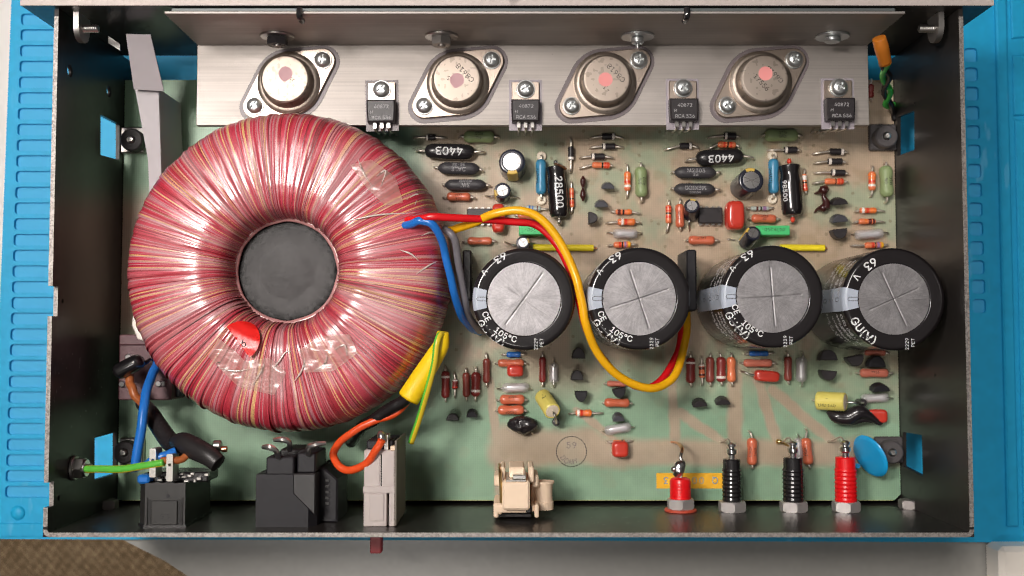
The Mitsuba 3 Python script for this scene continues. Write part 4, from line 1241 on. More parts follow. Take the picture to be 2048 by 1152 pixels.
# --- lying yellow capacitors with resin ends
def yellowcap(b0, z0, b1, z1, dia, label, lead, text):
    p0, p1 = U(*b0, z0), U(*b1, z1)
    R = dia / sc(12) / 2
    L = np.linalg.norm(p1 - p0)
    t = thing('yellow_capacitor', label, 'capacitor', 'yellow tube capacitors')
    part(t, 'body', along(lathe([(0, .3), (R - .5, 0), (R, .5), (R, L - .4), (R - .35, L), (R - .45, L - .02), (R - .5, L - .3), (0, L - .3)], 36), p0, p1), 'film_yellow', 35)
    part(t, 'resin_end', along(lathe([(0, 0), (R - .55, 0), (R - .8, .25), (0, .42)], 36), p1 - (p1 - p0) / L * .28, p1), 'film_end', 35)
    d = (p1 - p0) / L
    h = U(*lead, 0)
    part(t, 'lead', tube([p1, p1 + d * 1.6, (p1 + d * 1.6 + [h[0], h[1], p1[2]]) / 2 + [0, 0, .4], [h[0], h[1], p1[2] * .6], [h[0], h[1], 5]], .42, 8, 5), 'bright_lead')
    part(t, 'lead_sleeve', tube([[h[0], h[1], 6], [h[0], h[1], .05]], 1.5, 14, 0), 'shrink_black')
    q = U(b0[0], b0[1], 0)
    part(t, 'lead', tube([p0, p0 - d * .8, [*(p0 - d * .8)[:2], .02]], .4, 8, 3), 'lead_wire')
    for s, hgt, th in text:
        part(t, 'marking', wrap_text(s, hgt, p0 + (p1 - p0) * .42, d, R, th), 'ink_dark', False)


yellowcap((1085, 792), 4.2, (1105, 823), 15, 33, 'yellow tube capacitor standing askew right of the orange pair', (1111, 843), [('-1', 1.6, .1)])
yellowcap((1634, 801), 4.4, (1691, 804), 10.5, 37, 'yellow tube capacitor lying near the right edge with printed side', (1717, 804), [('1M0 160', 1.2, -.45), ('-', 1.4, .35)])

# --- brown and black dipped lumps, blue disc
t = thing('bead_capacitor', 'dark brown double bead capacitor in the middle of the board', 'capacitor')
p = [U(1166, y, 3.2) for y in (352, 360, 368, 376, 384, 392, 402)]
put(t, tube(p, [.3, 1.25, 1.05, .4, 1.05, 1.3, .3], 14, 6), 'dipped_brown', True)
t = thing('dipped_capacitor', 'dark brown dipped capacitor with two pointed lobes at the right', 'capacitor')
q = [tube([U(1629, 387, .4), U(1638, 385, 2), U(1647, 380, 3.4), U(1653, 373, 3)], [.35, .9, 2.1, .8], 14, 6), tube([U(1652, 376, 3.4), U(1647, 392, 3), U(1652, 404, 3), U(1651, 418, 3.2)], [1.5, .8, 1.5, 1.9], 14, 6),
     tube([U(1629, 425, .4), U(1636, 418, 2), U(1646, 416, 3.2), U(1656, 412, 3)], [.35, .7, 1.8, .6], 14, 6)]
put(t, trimesh.util.concatenate(q), 'dipped_brown', True)
t = thing('dipped_capacitor', 'lumpy black dipped capacitor below the touching orange resistors', 'capacitor')
c = U(1047, 849, 5)
q = ellipsoid([0, 0, 0], 6.0, 3.7, 4.0, 0, 4)
n_ = nfbm(q.vertices * .28, 3, 5) - .5
q.vertices *= (1 + .5 * n_)[:, None]
q.apply_translation([c[0], c[1], 4.4])
part(t, 'body', q, 'dipped_black', True)
part(t, 'lead', tube([U(1063, 864, 2), U(1066, 868, .1)], .4, 8, 0), 'bright_lead')
t = thing('dipped_capacitor', 'black leaf-shaped dipped capacitor under the lying yellow capacitor', 'capacitor')
put(t, trimesh.util.concatenate([tube([U(1655, 822, 5), U(1672, 833, 6), U(1698, 834, 6.5), U(1718, 824, 8), U(1738, 832, 7), U(1757, 846, 5.5), U(1764, 847, 4.5)], [.9, 2.6, 3.3, 2.9, 1.7, .9, .4], 16, 6),
                                 tube([U(1672, 836, 5), U(1700, 842, 5), U(1726, 838, 6), U(1745, 844, 5.5)], [1.2, 1.9, 1.5, .5], 14, 6)]), 'dipped_black', True)
t = thing('disc_capacitor', 'sky blue disc capacitor standing beside the red post', 'capacitor')
R = 9.0
q = lathe([(0, 0), (R * .8, .05), (R * .95, .45), (R, 1.1), (R * .95, 1.75), (R * .8, 2.15), (0, 2.2)], 40)
q.apply_translation([0, 0, -1.1])
c = U(1741, 912, 9.3)
nvec = np.array([0.83, 0.36, -0.35])
nvec /= np.linalg.norm(nvec)
q = along(q, c - nvec * 0.0, c + nvec)
part(t, 'body', q, 'disc_blue', 40)
part(t, 'lead', tube([U(1728, 880, 4), U(1730, 874, .1)], .35, 8, 0), 'lead_wire')
part(t, 'lead', tube([U(1716, 932, 8), U(1711, 929, 4), U(1709, 926, .1)], [1.0, .5, .35], 8, 4), 'disc_blue')


# --- black tube capacitors with shiny sleeve
def tubecap(b0, b1, dia, label, txt, cap_mat):
    R = dia / sc(6) / 2
    p0, p1 = U(*b0, R + .6), U(*b1, R + .6)
    L = np.linalg.norm(p1 - p0)
    d = (p1 - p0) / L
    t = thing('tube_capacitor', label, 'capacitor', 'black sleeved tube capacitors')
    pr = [(0, .6), (R * .55, .4), (R * .86, .25), (R * .95, 0), (R, .5), (R * .9, L * .12), (R * .88, L * .2), (R * .97, L * .28), (R, L * .36), (R, L * .86), (R * .93, L * .94), (R * .8, L - .2), (R * .5, L), (0, L)]
    part(t, 'sleeve', along(lathe(pr, 32), p0, p1), 'sleeve_black', 50)
    part(t, 'marking', wrap_text(*txt[:2], p0 + (p1 - p0) * .52, d, R, txt[2], True), 'ink_white', False)
    for p, s in ((p0, -1), (p1, 1)):
        part(t, 'lead', tube([p + d * s * -.3, p + d * s * 1.6, p + d * s * 2.4 + [0, 0, -1.5], [*(p + d * s * 2.4)[:2], .02]], .45, 8, 4), 'lead_wire')
        part(t, 'solder_bead', ellipsoid(p + d * s * 1.7, .9, 1.2, .9), cap_mat, True)
    return t


t = tubecap((1112, 334), (1118, 435), 39, 'black tube capacitor with smeared white number, left of two', ('28500', 3.0, .15), 'solder')
part(t, 'tape_wire', tube([U(1110, 328, 6), U(1120, 331, 8.4), U(1132, 338, 7)], .5, 8, 4), 'copper')
tubecap((1579, 331), (1585, 431), 42, 'black tube capacitor with white number along its right side, right of two', ('98500', 2.0, -.85), 'band_red')


# --- small cans with a silver top
def can(top, zt, base, rpx, label, navy='electrolytic_navy', stripe=270, leadpts=()):
    R = rpx / sc(zt)
    p1, p0 = U(*top, zt), U(*base, 0.8)
    L = np.linalg.norm(p1 - p0)
    t = thing('small_can_capacitor', label, 'capacitor', 'small can capacitors with silver tops')
    M = frame(p0, p1)
    part(t, 'sleeve', along(lathe([(0, 0), (R - .4, 0), (R, .4), (R, L - .8), (R * .97, L - .3), (R * .9, L - .05), (R * .80, L), (R * .72, L - .05), (0, L - .1)], 40), p0, p1), navy, 35)
    part(t, 'top_disc', along(lathe([(0, .02), (R * .70, .02), (R * .66, .12), (0, .12)], 36), p0 + (p1 - p0) / L * (L - .12), p1), 'vent_silver', 35)
    for k in range(3 if rpx > 20 else 2):
        q = cbox([-R * .62, -.16, 0], [R * .62 if k else 0, .16, .06], .02)
        rot_about(q, [.3, 1.9, 1.2][k] + top[0] % 3, [0, 0, 1], [0, 0, 0])
        q.apply_translation([0, 0, L + .005 + .002 * k])
        q.apply_transform(M)
        part(t, 'vent_score', q, 'dull_steel')
    a0 = math.radians(stripe)
    pp = [(R * .72, L + .01), (R * .80, L + .05), (R * .9, L + .01), (R * .98, L - .25), (R + .04, L - .8), (R + .04, .5)]
    g = []
    for aa_ in np.linspace(a0 - .42, a0 + .42, 9):
        # the frame's x axis is the upward one for leaning cans, so aim the stripe by world direction
        w = np.array([math.cos(aa_), math.sin(aa_), 0])
        x_ = np.array([w @ M[:3, 0], w @ M[:3, 1]])
        x_ /= np.linalg.norm(x_)
        g.append([[r_ * x_[0], r_ * x_[1], z_] for r_, z_ in pp])
    g = np.array(g)
    n_, m_ = g.shape[:2]
    f = []
    for i in range(n_ - 1):
        for j in range(m_ - 1):
            f += [[i * m_ + j, (i + 1) * m_ + j, (i + 1) * m_ + j + 1], [i * m_ + j, (i + 1) * m_ + j + 1, i * m_ + j + 1]]
    q = trimesh.Trimesh(g.reshape(-1, 3), f, process=False)
    q.apply_transform(M)
    part(t, 'stripe', q, 'stripe_gold', 40)
    for pts in leadpts:
        part(t, 'lead', tube([U(*p) for p in pts], .42, 8, 4), 'bright_lead')


mat('vent_silver', [0.78, 0.76, 0.75], 0.3, 1.0)
can((1024, 323), 13, (1026, 338), 26.5, 'small can capacitor with gold stripe, upper left of the board', stripe=272)
can((1005, 381), 9, (1005, 391), 17, 'smaller can capacitor with bent silver leads above the red film capacitor', stripe=200, leadpts=[[(992, 392, 2.5), (980, 393, 2.6), (971, 392, .1)], [(1017, 395, 2), (1030, 394, 1.6), (1039, 397, .1)]])
can((1046, 485), 9, (1046, 494), 14, 'tiny can capacitor tucked between green box and first big capacitor', stripe=20, leadpts=[[(1036, 492, 3), (1022, 489, 3), (1010, 484, .1)], [(1056, 490, 3), (1068, 488, 2), (1074, 489, .1)]])
can((1503, 360), 15, (1484, 376), 25.5, 'leaning navy can capacitor with yellow stripe, upper right', stripe=95)
can((1384, 411), 10, (1382, 430), 15.5, 'small can capacitor with bright white top beside the right chip', stripe=80, leadpts=[[(1380, 436, 2.5), (1378, 446, 2.2), (1379, 462, .1)]])
can((1507, 466), 11, (1492, 486), 15.5, 'leaning small can capacitor at the left end of the right green box', stripe=150)
for k, (x, y) in enumerate(((1458, 479), (1467, 480), (1478, 481))):
    part('small_can_capacitor_005', 'solder_dot', ellipsoid(U(x, y, .4), .8, .5, .6), 'solder', True)

# --- insulated jumpers
for x0, x1, y, lab in ((1066, 1187, 496, 'left, reaching out from under the twisted wires'), (1560, 1649, 496, 'right, behind the third big capacitor')):
    t = thing('jumper_wire', f'straight yellow insulated jumper on the board, {lab}', 'wire', 'yellow jumpers')
    a, b = U(x0, y - 1, 2.2), U(x1, y, 2.2)
    part(t, 'insulation', cyl(a, b, 1.35, 16, .1), 'jumper_yellow')
    part(t, 'core', tube([b - [.5, 0, 0], b + [.6, 0, 0], b + [1.2, 0, -1.2], [b[0] + 1.3, b[1], .02]], .35, 8, 4), 'copper')

# --- the tall black rectifier slab between the second and third capacitor, and the dim one beside the grey wire
t = thing('rectifier', 'tall slim black component standing right of the second big capacitor', 'rectifier')
put(t, PB(1374, 1393, 499, 622, .6, 24, .6), 'plastic_charcoal')
t = thing('rectifier', 'dark slim component standing left of the first big capacitor', 'rectifier')
put(t, PB(925, 943, 500, 600, .6, 14, .6), 'plastic_black')
mat('wire_orange_dim', S('b3681e'), 0.4)
mat('inlet_black', S('282726'), 0.4)
mat('slot_dark', S('0c0b0b'), 0.6)
# ---------------------------------------------------------------- four big capacitors
ZC, RC = 55.0, 18.6


def strip_mesh(pp, a0, a1, n=14):
    g = np.array([[[r_ * math.cos(a), r_ * math.sin(a), z_] for r_, z_ in pp] for a in np.linspace(a0, a1, n)])
    m_ = g.shape[1]
    f = []
    for i in range(n - 1):
        for j in range(m_ - 1):
            f += [[i * m_ + j, (i + 1) * m_ + j, (i + 1) * m_ + j + 1], [i * m_ + j, (i + 1) * m_ + j + 1, i * m_ + j + 1]]
    return trimesh.Trimesh(g.reshape(-1, 3), f, process=False)


def bigcap(px, py, label, score, rd, texts, seed):
    c = U(px, py, ZC)
    t = thing('big_capacitor', label, 'capacitor', 'big black capacitors with aluminium tops')
    mv = lambda m: m.apply_translation([c[0], c[1], 0])
    corner = [(RC - 1.9 + 1.9 * math.sin(a), ZC - 1.9 + 1.9 * math.cos(a)) for a in np.linspace(math.pi / 2, 0, 9)]
    prof = [(0, .3), (RC - 1, .3), (RC - .2, 1.2), (RC - .35, 2.4), (RC, 3.4)] + corner + [(rd + .35, ZC - .05), (rd + .05, ZC - .3), (rd - .4, ZC - .75), (0, ZC - .75)]
    part(t, 'sleeve', mv(lathe(prof, 72)), 'sleeve_black', 40)
    # aluminium top with pressed vent grooves
    rr = np.linspace(0, rd, 40)
    aa = np.linspace(0, 2 * np.pi, 241)
    RR, AA = np.meshgrid(rr, aa, indexing='ij')
    x, y = RR * np.cos(AA), RR * np.sin(AA)
    h = 0.0 * RR
    for ang, half, w in score:
        d = np.abs(-x * math.sin(ang) + y * math.cos(ang))
        l = np.abs(x * math.cos(ang) + y * math.sin(ang))
        side = -x * math.sin(ang) + y * math.cos(ang)
        h -= .42 * w * np.exp(-(d / .20) ** 2) * (l < half)
        h += .05 * np.tanh(side / 1.2) * np.exp(-np.abs(side) / 5)
    X = np.stack([x, y, ZC - .5 + h], -1).reshape(-1, 3)
    a_, b_ = RR.shape
    I, J = np.meshgrid(np.arange(a_ - 1), np.arange(b_ - 1), indexing='ij')
    q = np.stack([I * b_ + J, (I + 1) * b_ + J, (I + 1) * b_ + J + 1, I * b_ + J + 1], -1).reshape(-1, 4)
    uv = np.stack([(AA / (2 * np.pi)).ravel() + seed, (RR / rd).ravel()], 1)
    part(t, 'vent_top', mv(trimesh.Trimesh(X, np.vstack([q[:, :3], q[:, [0, 2, 3]]]), process=False)), 'vent_disc', True, uv)
    e = .06
    pp = [(rd + .3, ZC + e)] + [(r_ + e * .7, z_ + e * .7) for r_, z_ in corner[::-1]] + [(RC + e, ZC - 3), (RC + e, 4)]
    part(t, 'polarity_stripe', mv(strip_mesh(pp, math.pi - .235, math.pi + .235)), 'stripe_silver', 40)
    o = Polygon([(-.9, 0)]).buffer(.01) if False else unary_union([Point(-1.3, 0).buffer(.75), sbox(-1.3, -.75, 1.3, .75), Point(1.3, 0).buffer(.75)])
    o = o.difference(o.buffer(-.18))
    m = prism(o, ZC + .07, ZC + .1)
    m.apply_translation([-(rd + RC - 1.9) / 2, 0, 0])
    part(t, 'minus_mark', mv(m), 'ink_dark', False)
    g = []
    for zz in (ZC - 7, ZC - 22, ZC - 34):
        o2 = shapely.affinity.rotate(o, 90, origin=(0, 0))
        m = prism(o2, 0, .03)
        v = m.vertices
        th = math.pi + v[:, 0] / RC
        m.vertices = np.stack([(RC + .08 + v[:, 2]) * np.cos(th), (RC + .08 + v[:, 2]) * np.sin(th), zz + v[:, 1]], 1)
        g.append(m)
    part(t, 'minus_mark', mv(trimesh.util.concatenate(g)), 'ink_dark', False)
    for s, h_, a0, r_, bold in texts:
        part(t, 'marking', mv(ring_text(s, h_, a0, r_, ZC + .02, bold)), 'ink_white', False)
    g = [flat_text('2229', 1.25, [4.2, -16.2, ZC + .03], math.pi / 2), flat_text('PET', 1.25, [6.3, -15.7, ZC + .03], math.pi / 2)]
    part(t, 'date_code', mv(trimesh.util.concatenate(g)), 'ink_white', False)
    g = []
    for k, (s, a0) in enumerate((('CE', 196), ('105', 207), ('GU', 219), ('63V', 158), ('10000', 140), ('CE', 128))):
        g.append(side_text(s, 2.3, a0, RC + .03, ZC - 6.5 - (k % 3) * .6, False))
        g.append(side_text('GEN 85', 1.5, a0, RC + .03, ZC - 11 - (k % 2) * 1.5))
        g.append(side_text('KMH M', 1.6, a0 + 2, RC + .03, ZC - 17 - (k % 3)))
        g.append(side_text('105 C', 1.6, a0 - 2, RC + .03, ZC - 23 - (k % 2) * 2))
    part(t, 'side_print', mv(trimesh.util.concatenate(g)), 'ink_grey', False)
    return t


RI = 15.5
std = [('63', 2.9, 120, 18.8, True), ('V', 2.2, 146, 18.6, True), ('CE', 2.1, 205, 16.0, True), ('GU', 2.7, 214, 19.2, True), ('(M)', 2.7, 237, 19.2, True), ('105°C', 2.1, 243, 15.9, True)]
mid3 = [('63', 2.9, 121, 19.0, True), ('V', 2.2, 145, 19.0, True), ('CE', 2.1, 199, 15.3, True), ('GU', 2.7, 208, 18.6, True), ('(M)', 2.7, 229, 18.5, True), ('105°C', 2.1, 237, 15.2, True)]
alt = [('63', 2.9, 124, 16.6, True), ('V', 2.3, 150, 16.9, True), ('GU', 2.8, 214, 17.8, True), ('(M)', 2.8, 235, 18.1, True)]
bigcap(1048, 598, 'leftmost big black capacitor, single diagonal groove on its bright top', [(math.radians(54), 11.5, .42), (math.radians(144), 9, .10)], 13.4, std, .1)
bigcap(1279, 597, 'second big black capacitor from the left, crossed by the yellow wire', [(math.radians(18), 11, .4), (math.radians(108), 11.2, .35)], 13.4, std, .35)
bigcap(1546, 593, 'third big black capacitor, upright cross on its greyish top', [(math.radians(4), 10.5, .4), (math.radians(94), 10.8, .4)], 13.2, mid3, .6)
bigcap(1789, 598, 'rightmost big black capacitor, leaning over the right chassis wall in view', [(math.radians(24), 10, .4), (math.radians(114), 10.4, .4)], 13.0, alt, .85)


# ---------------------------------------------------------------- wires
def wire(pts, r, m, label, cat='wire', group=None, name='wire', n=10):
    t = thing(name, label, cat, group)
    q = spline([U(*p) for p in pts], 3)
    k = np.arange(len(q))
    wob = np.stack([nnoise(np.stack([k * .45 + len(label), k * 0 + i, k * 0], -1), 21) - .5 for i in range(3)], 1)
    return put(t, tube(q + wob * .9 * np.minimum(1, np.minimum(k, k[::-1]) / 2.0)[:, None], r, 14, 4), m, True)


def earth_tube(pts, r, roll, sides=16):
    m = tube([U(*p) for p in pts], r, sides, 10)
    n = len(m.vertices) - 2
    uv = np.zeros((n + 2, 2))
    uv[:n, 0] = ((np.arange(n) % sides) / sides + roll) % 1.0
    uv[:n, 1] = np.arange(n) // sides
    return m, uv


wire([(800, 442, 49), (834, 437, 54), (858, 435, 56), (905, 436, 55), (1000, 440, 50), (1065, 448, 49), (1108, 482, 48.5), (1140, 545, 49.5), (1158, 600, 50), (1174, 655, 47), (1198, 708, 42), (1240, 755, 36), (1292, 777, 32), (1330, 752, 28), (1355, 700, 22), (1364, 650, 14), (1366, 610, 6)],
     1.4, 'wire_red', 'red insulated wire leaving the toroid beside the yellow one')
wire([(896, 462, 42), (908, 457, 45), (940, 447, 49), (985, 430, 53.5), (1035, 421, 55.5), (1080, 436, 55.5), (1122, 488, 55), (1149, 550, 55), (1161, 600, 55), (1174, 655, 52), (1203, 715, 46), (1248, 760, 41), (1306, 778, 37), (1347, 757, 32), (1366, 705, 24), (1372, 650, 15), (1373, 610, 7)],
     1.55, 'wire_yellow', 'long yellow insulated wire looping past the big capacitors')
wire([(796, 454, 49), (826, 446, 54), (846, 443, 55.5), (868, 452, 55), (886, 490, 50), (898, 545, 46), (909, 595, 40), (922, 632, 30), (944, 656, 16), (960, 664, 2)], 1.5, 'wire_blue', 'blue insulated wire falling over the right rim of the toroid')
wire([(888, 458, 47), (904, 470, 49), (913, 505, 46), (920, 560, 41), (931, 612, 33), (946, 645, 22), (962, 660, 10), (970, 664, 2)], 1.4, 'wire_grey', 'grey insulated wire beside the blue one')
t = thing('wire_sleeve', 'thick yellow sleeve hugging the lower right of the toroid', 'sleeve')
pts = [U(*p) for p in [(886, 664, 47), (882, 690, 46), (868, 715, 45), (843, 755, 43), (817, 797, 42)]]
m = tube(pts, [2.2, 3.0, 3.4, 3.9, 4.2], 20, 10)
put(t, m, 'sleeve_yellow', True)
m, uv = earth_tube([(890, 672, 46), (880, 670, 49.5), (873, 690, 51), (868, 730, 49), (853, 787, 44), (838, 838, 38), (822, 885, 33)], 1.2, .72)
t = thing('earth_wire', 'green and yellow striped wire end sticking out below the yellow sleeve', 'wire')
put(t, m, 'earth_wire', True, uv)
wire([(838, 770, 42), (800, 818, 36), (760, 838, 35), (722, 853, 36), (688, 874, 38), (669, 905, 42), (676, 930, 46), (700, 939, 49), (731, 926, 52), (753, 899, 55), (764, 880, 56)], 1.42, 'wire_orange', 'orange insulated wire looping onto the grey switch')
wire([(838, 770, 42), (808, 802, 39), (777, 819, 37), (744, 840, 33), (718, 860, 26), (702, 884, 12)], 2.3, 'wire_black', 'thick black wire coming out of the yellow sleeve')

# twisted pair at the right behind the bracket
t = thing('twisted_wires', 'twisted green and black wires with orange sleeve right of the bracket', 'wire')
part(t, 'sleeve', tube([U(1758, 76, 62), U(1763, 95, 60), U(1771, 126, 55)], [2.4, 2.6, 2.2], 16, 8), 'wire_orange_dim', True)
for k, mm in enumerate(('wire_green', 'wire_black')):
    p = []
    for i, f in enumerate(np.linspace(0, 1, 15)):
        q = U(1769 + 8 * f, 122 + 90 * f, 54 - 44 * f)
        a = f * 9.5 + k * math.pi
        p.append(q + np.array([1.25 * math.cos(a), .3, 1.25 * math.sin(a)]))
    p.append(U(1782, 214, 3) if k == 0 else U(1786, 224, 2))
    p.append(U(1788, 208, .1) if k == 0 else U(1789, 240, .1))
    part(t, 'strand', tube(p, 1.1, 12, 6), mm, True)

# ---------------------------------------------------------------- left side: folded sheet, voltage selector, mains leads
t = thing('grey_sheet', 'folded grey insulating sheet standing along the left of the board', 'sheet')


def slab_quad(pts, th=.5):
    P = np.array(pts, float)
    n = np.cross(P[1] - P[0], P[3] - P[0])
    n /= np.linalg.norm(n)
    return trimesh.convex.convex_hull(np.vstack([P - n * th / 2, P + n * th / 2]))


part(t, 'lower_leaf', prism(poly_px([(270, 176), (317, 177), (327, 482), (303, 480), (296, 318)], 28), 27.6, 28.1), 'grey_sheet', 20)
part(t, 'fold', slab_quad([U(317.5, 178, 27.5), U(317.5, 178, 27.5) * [1, 1, 0] + [0.5, 0, 2], U(327, 482, 27.5) * [1, 1, 0] + [0.5, 0, 2], U(327, 482, 27.5)], .4), 'grey_sheet', 20)
part(t, 'upper_leaf', slab_quad([U(252, 68, 44), U(301, 69, 44), U(328, 182, 31), U(268, 178, 31)]), 'grey_sheet', 20)

t = thing('voltage_selector', 'dark maroon voltage selector block at the left wall', 'selector')
part(t, 'body', PB(236, 344, 684, 800, 2, 20, .5), 'maroon_plastic', 25)
part(t, 'raised_edge', PB(238, 322, 669, 690, 2, 21.5, .4), 'maroon_plastic', 25)
part(t, 'side_step', PB(345, 362, 700, 794, 2, 14, .5), 'plastic_charcoal', 25)
for s, x, y, h in (('2.07 YPI', 288, 699, 2.0), ('220 NOA', 290, 714, 1.6)):
    c = U(x, y, 20)
    part(t, 'moulded_text', flat_text(s, h, [c[0], c[1], 20.01], 0, False, .15), 'maroon_plastic', 20)
for px, py in ((246, 768), (319, 767), (259, 714), (309, 722)):
    c = U(px, py, 20)
    part(t, 'terminal', trimesh.util.concatenate([cyl([c[0], c[1], 20.02], [c[0], c[1], 21.6], 1.3, 16, .3), cbox([c[0] + 1.2, c[1] - 1, 20.02], [c[0] + 2.6, c[1] + 1, 21.4], .2)]), 'solder', 25)
t = thing('white_lever', 'white plastic lever between the toroid and the voltage selector', 'lever')
put(t, bprism(poly_px([(268, 626), (277, 628), (291, 672), (288, 680), (276, 676), (265, 650)], 25).buffer(.4), 21.6, 25, .5), 'white_plastic', 25)
t = thing('suppressor', 'shiny black dipped suppressor capacitor on the voltage selector', 'capacitor')
q = lathe([(0, 0), (2.4, .1), (3.6, .8), (4.2, 2), (4.2, 9), (3.6, 10.6), (2.4, 11.4), (0, 11.5)], 32)
q.apply_scale([1, .75, 1])
part(t, 'body', along(q, U(231, 747, 32), U(272, 726, 32)), 'gloss_black', True)
part(t, 'lead', tube([U(274, 727, 31), U(290, 726, 28), U(300, 719, 25), U(308, 720, 21.5)], [1.5, .9, .6, .5], 10, 5), 'gloss_black', True)
wire([(259, 752, 30), (262, 770, 32), (268, 790, 33), (282, 808, 32), (296, 826, 30)], 1.6, 'wire_brown', 'brown insulated wire from the black suppressor')
wire([(314, 724, 21), (309, 735, 27), (298, 772, 36), (287, 815, 42), (279, 870, 46), (270, 928, 50), (272, 942, 51)], 1.75, 'wire_blue', 'blue mains wire from the voltage selector to the inlet')
t = thing('mains_cable', 'black heat shrunk cable bending to the mains inlet', 'cable')
part(t, 'sheath', tube([U(*p) for p in [(284, 806, 24), (301, 826, 30), (318, 853, 36), (343, 886, 42), (372, 898, 48)]], [2.6, 3.1, 3.3, 3.5, 3.3], 18, 8), 'shrink_black', True)
part(t, 'shrink_sleeve', tube([U(*p) for p in [(352, 884, 46), (368, 886, 50), (392, 898, 53), (418, 912, 56), (437, 928, 57)]], [2.9, 3.9, 4.0, 3.6, 3.2], 18, 8), 'shrink_black', True)
wire([(292, 930, 54), (305, 921, 55), (325, 910, 55), (352, 902, 53)], 1.5, 'wire_blue', 'short blue wire end entering the black shrink sleeve')
wire([(322, 922, 57), (345, 921, 56), (372, 914, 54), (388, 905, 53)], 1.3, 'wire_brown', 'short brown wire end beside the inlet tags')

# earth stud on the left wall
s0 = UX(146, 936, XL)
t = thing('earth_stud', 'earth stud with nut and lug on the left chassis wall', 'stud')
part(t, 'spring_washer', cyl([XL + .02, s0[1], s0[2]], [XL + 1.2, s0[1], s0[2]], 4.6, 24, .3), 'dull_steel')
part(t, 'nut', hexnut([XL + 1.22, s0[1], s0[2]], [1, 0, 0], 4.0, 3.2, 1.6), 'steel', 20)
part(t, 'lug', trimesh.util.concatenate([cyl([XL + 4.44, s0[1], s0[2]], [XL + 5.2, s0[1], s0[2]], 3.3, 20, .2), cbox([XL + 4.4, s0[1] - 1.5, s0[2] + 1], [XL + 7.4, s0[1] + 1.5, s0[2] + 2.8], .3)]), 'solder', 25)
part(t, 'stud_tip', cyl([XL + 1, s0[1], s0[2]], [XL + 7, s0[1], s0[2]], 1.55, 16, .2), 'dull_steel')
m, uv = earth_tube([(172, 938, 49), (200, 938, 52), (245, 938, 55), (290, 931, 57), (328, 925, 58)], 1.35, .42)
t = thing('earth_wire', 'straight green and yellow wire from the earth stud to the inlet', 'wire')
put(t, m, 'earth_wire', True, uv)

# ---------------------------------------------------------------- rear wall parts
# mains inlet
t = thing('mains_inlet', 'black mains inlet block marked 1.5 on the rear wall', 'socket')
zt = 54.0
a, b = U(270, 1050, zt), U(371, 966, zt)
x0, x1, yi = a[0], b[0], b[1]
yw = YB + .02
hexo = Polygon([(x0, 22), (x1, 22), (x1, zt), (x0 + 3.4, zt), (x0, zt - 5)])


def xz_prism(poly, y0, y1):
    m = prism(poly, 0, y1 - y0)
    v = m.vertices.copy()
    m.vertices = np.stack([v[:, 0], y1 - v[:, 2], v[:, 1]], 1)
    return m


part(t, 'body', xz_prism(hexo, yw, yi), 'inlet_black', 15)
part(t, 'flange_lip', xz_prism(hexo.buffer(.5, join_style=2), yw, yw + .8), 'plastic_black', 15)
xm = (x0 + 3.4 + x1) / 2
part(t, 'snap_tab', cbox([xm - 4.6, yw + .9, zt + .02], [xm + 4.6, yw + 9.5, zt + .7], .2), 'inlet_black', 15)
for s in (-1, 1):
    part(t, 'tab_slot', cbox([xm + s * 5.4 - .65, yw + .9, zt + .005], [xm + s * 5.4 + .55, yw + 9.8, zt + .04], .01), 'slot_dark', False)
    part(t, 'tab_ridge', cbox([xm + s * 6.3 - .2, yw + .9, zt + .02], [xm + s * 6.3 + .2, yw + 10.5, zt + .5], .1), 'inlet_black', 15)
part(t, 'moulded_number', flat_text('1.5', 1.7, [xm + .3, yw + 4.0, zt + .71], math.pi, False, .12), 'plastic_charcoal', 20)
c = U(336, 992, zt)
part(t, 'moulded_dot', cyl([c[0], c[1], zt + .01], [c[0], c[1], zt + .2], .7, 12), 'plastic_charcoal')
part(t, 'terminal_deck', PB(292, 416, 944, 964, 36, 50, .5), 'plastic_black', 20)
rng = np.random.default_rng(3)
part(t, 'blue_insulation', PB(273, 298, 950, 968, 46, zt + .6, .8), 'wire_blue', 25)
for k in range(22):
    px, py = 300 + 118 * rng.random(), 944 + 20 * rng.random()
    w_, h_ = 4 + 7 * rng.random(), 3 + 4 * rng.random()
    c = U(px, py, 51)
    part(t, 'contact', cbox([c[0] - w_ / 11, c[1] - h_ / 11, 49], [c[0] + w_ / 11, c[1] + h_ / 11, 50.6 + 1.8 * rng.random()], .15), ('contact_tin', 'plastic_black', 'contact_tin')[k % 3], 20)
for px, y0_, y1_ in ((305, 900, 952), (339, 911, 960)):
    a_, b_ = U(px - 4, y1_, 58), U(px + 4, y0_, 58)
    tag = unary_union([sbox(a_[0], a_[1], b_[0], b_[1]).buffer(.5)]).difference(Point((a_[0] + b_[0]) / 2, (a_[1] + b_[1]) / 2 + 1).buffer(.55))
    part(t, 'solder_tag', prism(tag, 51, 58), 'contact_tin', 25)
c = U(432, 893, 52)
part(t, 'fuse_screw', cyl([c[0] - 1.4, c[1], 50], [c[0] + 1.4, c[1], 50], 2.1, 18, .4), 'steel')
part(t, 'copper_end', cyl([c[0] + 1.4, c[1] - 1.2, 49.5], [c[0] + 3.4, c[1] - 1.2, 49.5], 1.1, 12, .2), 'copper')

